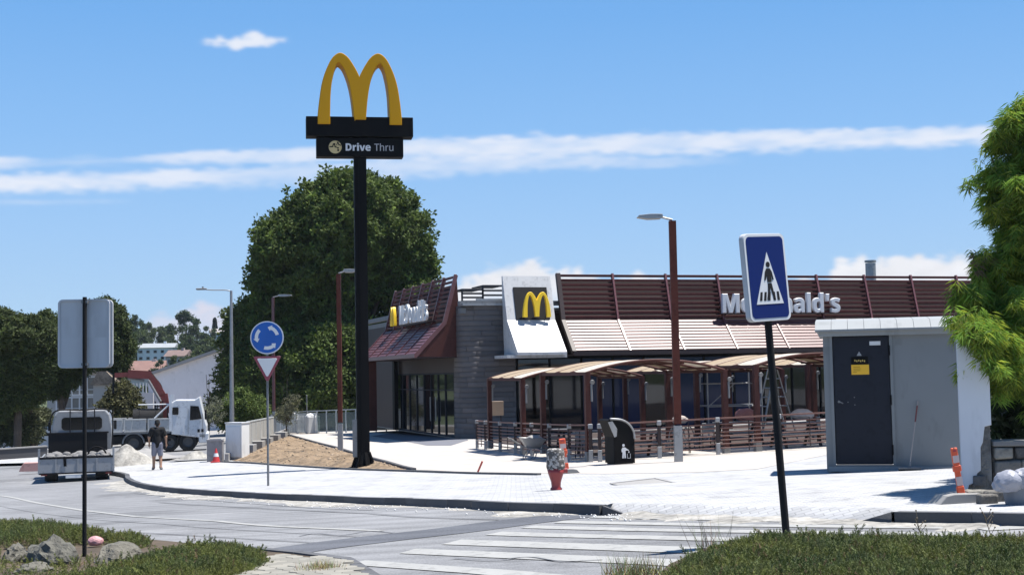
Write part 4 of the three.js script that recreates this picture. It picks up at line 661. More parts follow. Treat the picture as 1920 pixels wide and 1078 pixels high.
// transformer cabin with its door
{
  const a = G(1552, 887), turn = -0.245, u = V(Math.cos(turn), 0, -Math.sin(turn)), dc = sight(1803, 800), w = (a.x * dc.z - a.z * dc.x) / (dc.x * u.z - dc.z * u.x), b = a.clone().addScaledVector(u, w / 2); b.y = land(b.x, b.z) - 0.02;
  const t = thing('utility_cabin', 'grey transformer cabin with a dark metal door', 'cabin', b, turn), H = high(b, 628), grey = mat([0.19, 0.205, 0.212], 0.75, { map: T.plaster }), dp = 2.2;
  const loc = (px, py) => { const i = t.matrixWorld.clone().invert(), e = camera.position.clone().applyMatrix4(i), d = sight(px, py).transformDirection(i), k = -e.z / d.z; return V(e.x + d.x * k, e.y + d.y * k, 0); };
  const dl = loc(1561, 640), dr = loc(1668, 640), db = loc(1620, 872), dt = loc(1610, 630), dw = dr.x - dl.x, dh = dt.y - db.y, dx = (dl.x + dr.x) / 2;
  const hole = new THREE.Path([[dl.x, db.y], [dr.x, db.y], [dr.x, dt.y], [dl.x, dt.y]].map(([x, y]) => new THREE.Vector2(x, y))), fr = shape([[-w / 2, 0], [w / 2, 0], [w / 2, H], [-w / 2, H]]); fr.holes.push(hole);
  part('wall', [extrude(fr, 0.1).translate(0, 0, -0.1), B(0.1, H, dp - 0.1, -w / 2 + 0.05, H / 2, -dp / 2 - 0.05), B(0.1, H, dp - 0.1, w / 2 - 0.05, H / 2, -dp / 2 - 0.05), B(w, H, 0.1, 0, H / 2, -dp - 0.05)], grey, t);
  part('door_frame', [B(0.06, dh + 0.1, 0.06, dl.x - 0.03, (dt.y + db.y) / 2, 0.0), B(0.06, dh + 0.1, 0.06, dr.x + 0.03, (dt.y + db.y) / 2, 0.0), B(dw, 0.05, 0.06, dx, dt.y + 0.025, 0)], grey, t);
  const door = part('door', RB(dw - 0.02, dh - 0.02, 0.05, dx, (dt.y + db.y) / 2, -0.015, 0.008), M.charcoal, t);
  part('hinge', RB(0.03, 0.2, 0.05, dr.x - 0.005, dt.y - 0.3, 0.03, 0.008), M.black, door); part('hinge', RB(0.03, 0.2, 0.05, dr.x - 0.005, (dt.y + db.y) / 2, 0.03, 0.008), M.black, door); part('hinge', RB(0.03, 0.2, 0.05, dr.x - 0.005, db.y + 0.3, 0.03, 0.008), M.black, door);
  const hp = loc(1577, 754); part('handle', [B(0.11, 0.025, 0.03, 0, 0, 0.02).rotateZ(-0.5).translate(hp.x, hp.y, 0.025), CY(0.025, 0.025, 0.05, 0, 0, 0, 12).rotateX(Math.PI / 2).translate(hp.x - 0.03, hp.y + 0.01, 0.03)], M.galvD, door);
  for (const [x, y] of [[1591, 754], [1603, 745], [1604, 759]]) { const q = loc(x, y); part('bolt', CY(0.012, 0.012, 0.02, 0, 0, 0, 8).rotateX(Math.PI / 2).translate(q.x, q.y, 0.018), M.galvD, door); }
  const plate = (x0, y0, x1, y1, m, nm) => { const p0 = loc(x0, y0), p1 = loc(x1, y1); return part(nm, RB(p1.x - p0.x, p0.y - p1.y, 0.008, (p0.x + p1.x) / 2, (p0.y + p1.y) / 2, 0.015, 0.003, 1), m, door); };
  plate(1631, 640, 1652, 647, M.white2, 'number_plate'); const ys = plate(1597, 684, 1631, 702, mat([0.75, 0.42, 0.02], 0.5), 'yellow_notice'), bs = plate(1597, 669, 1629, 683, M.black, 'black_notice');
  const wt = loc(1612, 667), ws = 0.05; part('warning_triangle', extrude(shape([[-ws, 0], [ws, 0], [0, ws * 1.7]]), 0.006).translate(wt.x, wt.y, 0.012), M.galv, door);
  // thin printed lines on the notices
  const ink = [], ink2 = [], RR = rng(31); for (let i = 0; i < 4; i++) { const q = loc(1601, 688 + i * 3.4), L = 0.06 + RR() * 0.1; ink.push(B(L, 0.006, 0.003, q.x + L / 2, q.y, 0.0205)); } part('printed_lines', ink, M.black, door);
  for (let i = 0; i < 6; i++) { const q = loc(1604 + i * 3.6, 676 + (i % 2)); ink2.push(B(0.02, 0.035, 0.003, q.x, q.y, 0.0205)); } part('printed_lines', ink2, mat([0.55, 0.4, 0.1], 0.5), door);
  // roof slab: sloping tiles' edge over a cornice
  const o = 0.1, rt = loc(1650, 601), rY = H, cor = mat([0.27, 0.285, 0.29], 0.75, { map: T.plaster });
  part('cornice', B(w + o * 1.6, 0.1, dp + 0.25, 0, rY + 0.05, -dp / 2 - 0.0), cor, t);
  const n = 9; for (let i = 0; i < n; i++) { const x0 = -w / 2 - o * 1.4 + i * (w + o * 2.8) / n, ww = (w + o * 2.8) / n - 0.012; part('roof_tile', extrude(shape([[0.22, 0], [0.22, 0.03], [-0.15, 0.2], [-dp / 2 + 0, 0.28], [-dp - 0.2, 0.28], [-dp - 0.2, 0]]), ww, 0.004).rotateY(-Math.PI / 2).translate(x0 + ww, rY + 0.1, 0), cor, t); }
  part('plinth', B(w - 0.06, 0.1, 0.06, 0, 0.05, 0.012), cor, t);
  // broom leaning on it
  const bb = loc(1706, 888), bt = loc(1722, 752), br = thing('push_broom', 'push broom leaning against the grey cabin wall', 'broom', b, turn);
  part('handle', rod(V(bb.x, 0.12, 0.34), V(bt.x, bt.y, 0.02), 0.013, 8), mat([0.3, 0.27, 0.25], 0.5), br); part('grip', rod(V(lerp(bb.x, bt.x, 0.68), lerp(0.12, bt.y, 0.68), lerp(0.34, 0.02, 0.68)), V(lerp(bb.x, bt.x, 0.93), lerp(0.12, bt.y, 0.93), lerp(0.34, 0.02, 0.93)), 0.015, 8), mat([0.16, 0.05, 0.045], 0.6), br); part('head', RB(0.44, 0.05, 0.1, bb.x, 0.09, 0.36, 0.015), M.galvD, br); part('bristles', B(0.42, 0.07, 0.07, bb.x, 0.035, 0.36), M.blackM, br);
  part('socket', rod(V(bb.x, 0.08, 0.36), V(lerp(bb.x, bt.x, 0.07), lerp(0.12, bt.y, 0.07), lerp(0.34, 0.02, 0.07)), 0.025, 8), M.galvD, br);
}
// white gate pier, field stone wall beside it
{
  const a = G(1806, 934), b = G(1866, 932), w = (b.x - a.x) * 0.97, H = high(a, 638), R = rng(41);
  const p = thing('gate_pier', 'white rendered pier with bare stone showing at its foot', 'wall', a.clone().lerp(b, 0.5), -0.33);
  p.updateMatrixWorld(true);
  part('render_coat', extrude(shape([[-w / 2, 0.06], [-w / 2, H], [w / 2, H], [w / 2, 0.95], [w * 0.28, 0.93], [w * 0.2, 0.72], [w * 0.12, 0.66], [w * 0.1, 0.36], [-w * 0.02, 0.32], [-w * 0.1, 0.2], [-w * 0.3, 0.17], [-w * 0.4, 0.05]]), 0.05, 0.006).translate(0, 0, -0.03), M.whiteWall, p);
  part('core', [B(w - 0.02, H - 0.02, 0.45, 0, H / 2, -0.26)], mat([0.2, 0.2, 0.2], 0.9, { map: T.dirt, bumpMap: T.bump, bumpScale: 0.02 }), p);
  part('render_coat', B(0.03, H, 0.44, -w / 2 - 0.0, H / 2, -0.26), M.whiteWall, p);
  const rock = (w, h, d, seed) => { const g = new RoundedBoxGeometry(w, h, d, 3, Math.min(w, h, d) * 0.22), q = g.attributes.position; for (let i = 0; i < q.count; i++) { const n = 1 + 0.16 * (fbm(q.getX(i) * 9 + seed, q.getY(i) * 9 + q.getZ(i) * 7, 3, 1e9, seed) - 0.5) * 2; q.setXYZ(i, q.getX(i) * n, q.getY(i) * n, q.getZ(i) * n); } g.computeVertexNormals(); return g; };
  const st = [[0.17, 0.165, 0.16], [0.24, 0.23, 0.22], [0.12, 0.12, 0.125], [0.29, 0.28, 0.26]].map((c) => mat(c, 0.9, { map: T.dirt, bumpMap: T.bump, bumpScale: 0.012 }));
  for (let y = 0.06; y < 0.95; y += 0.16) for (let x = w * 0.05; x < w / 2 - 0.02; x += 0.17) if (R() < 0.8 && (y < 0.28 || x > w * 0.14)) part('stone', rock(0.16, 0.14, 0.1, R() * 50).translate(x, y, 0.0), st[Math.floor(R() * 4)], p);
  const wl = thing('stone_wall', 'rough dark field stone wall with a flat coping under the bamboo', 'wall', G(1868, 932), -0.06), WH = high(G(1868, 932), 832);
  part('mortar', B(3.2, WH - 0.06, 0.3, 1.6, WH / 2, -0.22), mat([0.13, 0.125, 0.12], 0.95, { map: T.dirt }), wl);
  let y = 0.0, k = 0; while (y < WH - 0.12) { const rh = 0.12 + R() * 0.09; let x = 0.0; while (x < 3.1) { const rw = 0.14 + R() * 0.26; part('stone', rock(rw - 0.02, rh - 0.018, 0.16, R() * 90).translate(x + rw / 2, y + rh / 2, -0.06 + (R() - 0.5) * 0.04), st[Math.floor(R() * 4)], wl); x += rw; } y += rh; }
  part('coping', RB(3.25, 0.07, 0.45, 1.62, WH, -0.2, 0.015), mat([0.2, 0.195, 0.19], 0.9, { map: T.concrete }), wl);
  // rubble at its foot and a bucket full of plastic bags
  const rub = G(1850, 944); for (const [px, py, r, s] of [[1832, 940, 0.13, 3], [1852, 944, 0.1, 8], [1866, 940, 0.12, 12]]) { const q = G(px, py), o = solo('loose_stone', rock(r * 2.2, r * 1.3, r * 1.8, s).translate(0, r * 0.5, 0), st[s % 4], ['large loose stone at the foot of the white pier', 'middle loose stone at the foot of the white pier', 'loose stone nearest the bucket of bags'][[3, 8, 12].indexOf(s)], 'stone', 'loose stones by the pier'); o.position.copy(q); }
  const bp = G(1908, 946), bk = thing('bucket', 'dark bucket at the foot of the stone wall', 'bucket', bp); part('shell', lathe([[0.13, 0.0], [0.19, 0.36], [0.2, 0.37], [0.185, 0.36], [0.12, 0.02], [0, 0.02]], 20), mat([0.12, 0.14, 0.17], 0.5), bk); part('handle', new THREE.TorusGeometry(0.19, 0.008, 6, 20, Math.PI).rotateX(2.3).translate(0, 0.35, 0), M.galvD, bk);
  for (const [px, py, r, s, l] of [[1893, 905, 0.17, 5, 'white crumpled plastic bag hanging over the bucket\'s left side'], [1921, 898, 0.17, 17, 'white crumpled plastic bag on top of the bucket']]) { const q = at(px, py, -bp.z - 0.1), o = solo('plastic_bag', crumple(r, 1.1, 0.85, 0.9, s, 4), mat([0.26, 0.27, 0.31], 0.5, { map: T.scuff }), l, 'bag', 'plastic bags'); o.position.copy(q); }  // white bags darkened: the bamboo shade is put into their colour
}
// plastic marker posts
function marker(label, base, topPx, lean, wpx, withBase) {
  const t = thing('marker_post', label, 'marker post', base, 0.1, 'orange marker posts'), H = high(base, topPx), w = wpx / (F / -base.z); const b = sub('blade', t); b.rotation.z = lean;
  part('panel', [RB(w * 1.1, H * 0.3, w * 0.55, 0, H * 0.15, 0, 0.015), RB(w * 1.2, H * 0.12, w * 0.6, 0, H * 0.62, 0, 0.015), RB(w, H * 0.32, w * 0.5, 0, H * 0.84, 0, 0.02), RB(w * 0.9, H * 0.9, w * 0.4, 0, H * 0.45, 0, 0.015)], M.orange, b);
  part('reflector', B(w * 0.92, H * 0.16, w * 0.06, 0, H * 0.39, w * 0.21), M.reflex, b); part('reflector', B(w * 0.9, H * 0.13, w * 0.06, 0, H * 0.79, w * 0.245), M.reflex, b); part('grip_hole', RB(w * 0.5, H * 0.04, w * 0.06, 0, H * 0.945, w * 0.24, 0.01), M.red, b);
  if (withBase) part('foot', extrude(shape([[-0.36, 0], [0.36, 0], [0.26, 0.1], [0.16, 0.12], [-0.16, 0.12], [-0.26, 0.1]]), 0.34, 0.01).translate(0, -0.01, -0.2), M.conc, t);
  return t;
}
marker('leaning orange marker post on a pale foot beside the white pier', G(1806, 942), 838, 0.13, 13, true);
marker('orange marker post behind the red hydrant', G(1061, 888), 822, 0.09, 12, true);
{ const b = G(895, 887), h = high(b, 865), o = solo('red_stake', beam(V(0, 0, 0), V(0.14, h, 0), 0.05, 0.05), mat([0.55, 0.08, 0.05], 0.6), 'short slanting red stake at the edge of the forecourt', 'stake'); o.position.copy(b); }
// hydrant wrapped in sacking
{
  const b = G(1043, 919), H = high(b, 841), t = thing('hydrant', 'dark red hydrant with its top wrapped in grey sacking', 'hydrant', b), s = F / -b.z, r = 17 / s;
  part('base', lathe([[r * 0.62, 0], [r * 0.66, 0.03], [r * 0.5, 0.06], [r * 0.55, H * 0.2], [r * 0.85, H * 0.4], [r * 0.98, H * 0.53], [0, H * 0.54]], 24), mat([0.24, 0.028, 0.03], 0.45, { map: T.scuff }), t);
  const g = lathe([[r * 0.95, H * 0.5], [r * 1.02, H * 0.56], [r * 0.98, H * 0.75], [r * 0.99, H * 0.9], [r * 0.96, H * 0.97], [r * 0.7, H], [0, H * 0.985]], 36), p = g.attributes.position; for (let i = 0; i < p.count; i++) { const a = Math.atan2(p.getZ(i), p.getX(i)), n = 1 + 0.1 * (fbm(Math.cos(a) * 4 + 9, Math.sin(a) * 4 + p.getY(i) * 12, 4) - 0.5); p.setXYZ(i, p.getX(i) * n, p.getY(i), p.getZ(i) * n); } g.computeVertexNormals();
  const sackT = tex(256, (u, v) => { const n = fbm(u * 12, v * 12, 5, 12, 131), q = sstep(0.46, 0.56, n); return 0.2 + 0.7 * q; }, 0.5);
  part('sacking', g, mat([0.42, 0.40, 0.38], 0.95, { map: sackT, bumpMap: T.bump, bumpScale: 0.02 }), t);
  part('outlet', CY(0.05, 0.05, 0.1, 0, 0, 0, 12).rotateZ(Math.PI / 2).translate(r * 1.0, H * 0.47, 0), mat([0.24, 0.028, 0.03], 0.45), t);
}
// ================================================================ LEFT SIDE: vehicles, person, site clutter, houses
const wheelAt = (parent, x, y, z, r, w, axis, name = 'wheel') => {   // axis 'x' or 'z'
  const ty = lathe([[r * 0.58, -w / 2], [r * 0.93, -w / 2], [r, -w * 0.3], [r, w * 0.3], [r * 0.93, w / 2], [r * 0.58, w / 2]], 24), turn = (g) => (axis === 'x' ? g.rotateZ(Math.PI / 2) : g.rotateX(Math.PI / 2)).translate(x, y, z);
  const o = part(name, turn(ty), M.rubber, parent); part('rim', turn(lathe([[0, w * 0.28], [r * 0.2, w * 0.3], [r * 0.3, w * 0.2], [r * 0.5, w * 0.24], [r * 0.6, w * 0.42], [r * 0.6, -w * 0.42], [0, -w * 0.3]], 20)), mat([0.07, 0.07, 0.072], 0.7), o); return o;
};
const vwhite = mat([0.27, 0.28, 0.295], 0.4, { map: T.scuff }), vwhite2 = mat([0.62, 0.64, 0.66], 0.35, { map: T.scuff });
// small tipper seen from behind
{
  const p = G(142, 903, -0.13), s = F / -p.z, t = thing('tipper_truck', 'small grey tipper truck seen from behind with rubble in its bed', 'truck', p, 0.29), hy = (py) => high(p, py), X = (px) => (px - 142) / s;
  const w = X(207) - X(77), x0 = X(77) + w / 2;
  // bed
  const bed = sub('bed', t, x0, 0, 0), y0 = hy(886), y1 = hy(858), L = 3.1;
  part('tailgate', RB(w, y1 - y0, 0.06, 0, (y0 + y1) / 2, 0, 0.015), vwhite, bed);
  part('tailgate_rim', [B(w + 0.02, 0.07, 0.09, 0, y1 + 0.01, 0), B(w + 0.02, 0.05, 0.09, 0, y0 - 0.01, 0)], M.blackM, bed);
  for (const x of [-w * 0.28, w * 0.02, w * 0.28]) part('tailgate_rib', B(0.05, y1 - y0 - 0.06, 0.03, x, (y0 + y1) / 2, 0.04), vwhite, bed);
  part('strap', B(0.09, 0.28, 0.02, -w * 0.14, y1 - 0.12, 0.05).rotateZ(0.06), M.black, bed);
  for (const sx of [-1, 1]) part('side_board', RB(0.06, y1 - y0, L, sx * (w / 2 - 0.03), (y0 + y1) / 2, -L / 2 - 0.05, 0.015), vwhite, bed);
  for (const sx of [-1, 1]) part('corner_post', B(0.07, y1 - y0 + 0.35, 0.08, sx * (w / 2 + 0.02), (y0 + y1) / 2 + 0.15, 0), vwhite, bed);
  part('floor', B(w - 0.1, 0.08, L, 0, y0 + 0.06, -L / 2), M.galvD, bed);
  const head = hy(818); part('headboard', [B(w * 0.86, head - y1 + 0.25, 0.06, -0.02, (head + y1 - 0.25) / 2, -L), B(w * 0.9, 0.06, 0.1, -0.02, head, -L)], M.blackM, bed);
  const R = rng(51), rub = []; for (let i = 0; i < 26; i++) { const g = crumple(0.1 + R() * 0.13, 1.2, 0.8, 1, i + 3, 1); rub.push(g.translate((R() - 0.5) * (w - 0.5), y1 - 0.12 + R() * 0.16, -0.2 - R() * 2.4)); } const rm = part('rubble', rub, mat([0.2, 0.195, 0.19], 0.9, { map: T.concrete }), bed); rm.userData.kind = 'stuff';
  part('hose', new THREE.TorusGeometry(0.3, 0.03, 6, 20, Math.PI).translate(w * 0.28, y1 + 0.02, -0.4), M.black, bed);
  // cab
  const cab = sub('cab', t, X(148), 0, -L - 0.2), cw = X(203) - X(92), ct = hy(776) , cb = hy(850);
  const cs = shape([[-cw / 2, cb], [cw / 2, cb], [cw / 2, hy(812)], [cw / 2 - 0.1, ct - 0.14], [cw / 2 - 0.22, ct], [-cw / 2 + 0.22, ct], [-cw / 2 + 0.1, ct - 0.14], [-cw / 2, hy(812)]]);
  part('cab_shell', extrude(cs, 1.5, 0.05, 3).translate(0, 0, -1.55), vwhite, cab);
  const wy0 = hy(812), wy1 = hy(787); part('rear_window', extrude(roundRect(X(187) - X(110), wy1 - wy0, 0.12), 0.03).translate(0, (wy0 + wy1) / 2, 0.035), M.autoGlass, cab);
  part('cab_trim', [0, 1, 2, 3].map((i) => B(cw * 0.18, 0.05, 0.03, -cw * 0.36 + i * cw * 0.24, hy(819), 0.06)), M.galv, cab);
  part('ladder_rack', [tube([V(-cw * 0.52, cb, 0.15), V(-cw * 0.52, ct - 0.15, 0.15), V(-cw * 0.45, ct + 0.04, 0.15), V(0, ct + 0.06, 0.15), V(cw * 0.45, ct + 0.04, 0.15), V(cw * 0.52, ct - 0.15, 0.15), V(cw * 0.52, cb, 0.15)], 0.03, 50, 6), rod(V(-cw * 0.2, ct + 0.05, 0.15), V(-cw * 0.2, cb, 0.15), 0.02), rod(V(cw * 0.22, ct + 0.05, 0.15), V(cw * 0.22, cb, 0.15), 0.02)], M.blackM, cab);
  for (const sx of [-1, 1]) part('mirror', RB(0.1, 0.34, 0.16, sx * (cw / 2 + 0.16), hy(806), -1.3, 0.03), M.blackM, cab);
  for (const sx of [-1, 1]) { const wx = x0 + sx * (w / 2 - 0.36); wheelAt(t, wx, 0.36, -0.5, 0.36, 0.42, 'x'); wheelAt(t, x0 + sx * (w / 2 - 0.3), 0.34, -3.9, 0.34, 0.22, 'x'); }
  part('chassis', [B(0.9, 0.2, 4.6, x0, 0.55, -2.3), B(0.2, 0.2, 0.2, x0, 0.34, -0.75), B(w * 0.6, 0.08, 0.1, x0, 0.34, -0.75)], M.blackM, t);
  part('number_plate', RB(0.5, 0.11, 0.02, x0 - 0.1, hy(893), 0.03, 0.005), M.white2, t); part('mudflap', B(0.42, 0.34, 0.02, x0 - w / 2 + 0.36, 0.5, -0.1), M.blackM, t); part('mudflap', B(0.42, 0.34, 0.02, x0 + w / 2 - 0.36, 0.5, -0.1), M.blackM, t);
  for (const sx of [-1, 1]) part('tail_lamp', RB(0.2, 0.08, 0.05, x0 + sx * (w / 2 - 0.14), hy(888), 0.02, 0.01), mat([0.12, 0.015, 0.015], 0.5), t);
}
// crane lorry, side on, cab to the right
{
  const p = G(350, 846, -0.13), s = F / -p.z, t = thing('crane_lorry', 'white lorry with drop sides and a folded red loading crane', 'truck', p, 0.2), hy = (py) => high(p, py), X = (px) => (px - 350) / s, W = 2.4;
  const zc = -W / 2;
  const cab = sub('cab', t), c0 = hy(812), c1 = hy(752);
  part('cab_shell', extrude(shape([[X(323), c0], [X(383), c0 - 0.25], [X(384), hy(800)], [X(381), hy(790)], [X(372), c1 + 0.15], [X(364), c1], [X(330), c1 + 0.02], [X(323), c1 - 0.1]]), W - 0.1, 0.05, 3).translate(0, 0, -W + 0.05), vwhite2, cab);
  part('side_window', extrude(shape([[X(355), hy(788)], [X(377), hy(786)], [X(371), hy(762)], [X(356), hy(761)]]), 0.03).translate(0, 0, 0.01), M.autoGlass, cab); part('side_window', extrude(roundRect(0.3, 0.38, 0.05), 0.03).translate(X(329), hy(770), 0.01), M.autoGlass, cab);
  part('windscreen', quads([[V(X(380.6), hy(789), -0.15), V(X(380.6), hy(789), -W + 0.15)], [V(X(373.4), hy(761), -0.2), V(X(373.4), hy(761), -W + 0.2)]]), M.autoGlass, cab);
  part('bumper', RB(0.5, 0.5, W, X(380), hy(822), zc, 0.05), vwhite2, cab); part('door_line', [B(0.02, 1.3, 0.02, X(352), hy(790), 0.055), B(0.02, 1.3, 0.02, X(378), hy(800), 0.045)], M.galvD, cab);
  part('mirror', RB(0.1, 0.5, 0.2, X(384), hy(778), 0.2, 0.03), M.blackM, cab); part('chevron', [B(0.12, 0.16, 0.02, X(371), hy(808), 0.06).rotateZ(0), B(0.12, 0.16, 0.02, X(378), hy(808), 0.06)], M.blackM, cab);
  // body
  const bed = sub('bed', t), b0 = hy(808), b1 = hy(783), bx0 = X(150), bx1 = X(320), nP = 4;
  for (const z of [0.02, -W - 0.02]) for (let i = 0; i < nP; i++) { const a = lerp(bx0, bx1, i / nP) + 0.03, b = lerp(bx0, bx1, (i + 1) / nP) - 0.03; const o = part('side_board', RB(b - a, b1 - b0, 0.05, (a + b) / 2, (b0 + b1) / 2, z, 0.015), mat([0.4, 0.4, 0.39], 0.6, { map: T.scuff }), bed); if (z > 0) part('board_rib', [B(b - a, 0.05, 0.03, (a + b) / 2, b1 - 0.03, z + 0.04), B(b - a, 0.05, 0.03, (a + b) / 2, b0 + 0.05, z + 0.04), B(0.05, b1 - b0, 0.03, a + 0.03, (b0 + b1) / 2, z + 0.04), beam(V(lerp(a, b, 0.3), b0, z + 0.04), V(lerp(a, b, 0.4), b1, z + 0.04), 0.04, 0.03)], mat([0.48, 0.48, 0.46], 0.6), o); }
  part('floor', B(bx1 - bx0, 0.14, W, (bx0 + bx1) / 2, b0 - 0.02, zc), M.galvD, bed);
  for (const z of [0.0, -W]) part('headboard_post', B(0.14, hy(740) - b0, 0.1, X(320), (hy(740) + b0) / 2, z), vwhite2, bed);
  part('headboard_brace', [rod(V(X(320), hy(755), 0), V(X(291), b1, 0), 0.04), rod(V(X(320), hy(757), 0), V(X(262), hy(757), 0), 0.03), rod(V(X(320), hy(770), 0), V(X(320), hy(770), -W), 0.04)], vwhite2, bed);
  part('post', B(0.12, hy(766) - b0, 0.1, X(212), (hy(766) + b0) / 2, 0), vwhite2, bed);
  part('chassis', [B(X(372) - bx0, 0.3, 0.9, (X(372) + bx0) / 2, hy(823), zc), B(X(320) - X(285), 0.5, 0.5, (X(320) + X(285)) / 2, hy(825), -0.4), B(1.4, 0.4, 0.5, X(215), hy(823), -0.4), B(X(318) - bx0, b0 - 0.62, 1.5, (X(318) + bx0) / 2, (b0 + 0.5) / 2, zc)], M.blackM, t);
  const wr = 17 / s; for (const z of [-0.22, -W + 0.22]) { wheelAt(t, X(351), wr, z, wr, 0.32, 'z'); wheelAt(t, X(253), wr, z, wr, 0.42, 'z'); wheelAt(t, X(318), wr * 0.95, z - 0.02, wr * 0.95, 0.32, 'z'); }
  for (const x of [253, 351]) part('mudguard', new THREE.TorusGeometry(wr * 1.13, 0.05, 6, 20, Math.PI).translate(X(x), wr, -0.05), x === 253 ? M.galvD : M.blackM, t);
  // crane
  const cr = sub('crane', t), red = mat([0.17, 0.03, 0.024], 0.5, { map: T.scuff }), K = (px, py, z = zc) => V(X(px), hy(py), z);
  part('column', [beam(K(307, 800), K(305, 745), 0.4, 0.4), beam(K(312, 775), K(306, 738), 0.3, 0.35)], red, cr);
  part('inner_boom', [beam(K(304, 742), K(290, 716), 0.3, 0.34), beam(K(291, 718), K(277, 699), 0.26, 0.3)], red, cr);
  part('outer_boom', [beam(K(282, 702), K(240, 699), 0.3, 0.42), beam(K(246, 700), K(216, 701), 0.2, 0.24)], red, cr);
  part('hydraulic_cylinder', [rod(K(300, 752, zc + 0.25), K(278, 712, zc + 0.25), 0.07), rod(K(270, 712), K(240, 707), 0.06)], M.galvD, cr); part('hook', rod(K(214, 700), K(213, 735), 0.06), M.blackM, cr); part('hoses', [tube([K(306, 745), K(300, 722), K(290, 708), K(278, 692)], 0.05, 20, 6)], M.blackM, cr);
  const tk = solo('fuel_drum', [CY(0.55, 0.55, 1.5, 0, 0, 0, 28).rotateZ(Math.PI / 2), new THREE.TorusGeometry(0.55, 0.03, 6, 28).rotateY(Math.PI / 2).translate(-0.4, 0, 0), new THREE.TorusGeometry(0.55, 0.03, 6, 28).rotateY(Math.PI / 2).translate(0.4, 0, 0)], M.blackM, 'black drum lying on the bed of the crane lorry', 'drum'); tk.position.copy(V(X(277), b0 + 0.06 + 0.55, zc).applyAxisAngle(V(0, 1, 0), 0.2).add(p)); tk.rotation.y = 0.2;
  const fr = thing('rebar_bundle', 'tangle of dark steel bars standing on the crane lorry bed', 'steel bars', p, 0.2); for (let i = 0; i < 6; i++) part('bar', rod(V(X(288 + i * 5), b0, zc + (i % 2) * 0.3), V(X(290 + i * 4.6), hy(752 + (i % 3) * 4), zc + (i % 2) * 0.3), 0.03, 6), M.blackM, fr); part('bar', rod(V(X(288), hy(762), zc), V(X(316), hy(760), zc), 0.03), M.blackM, fr);
}
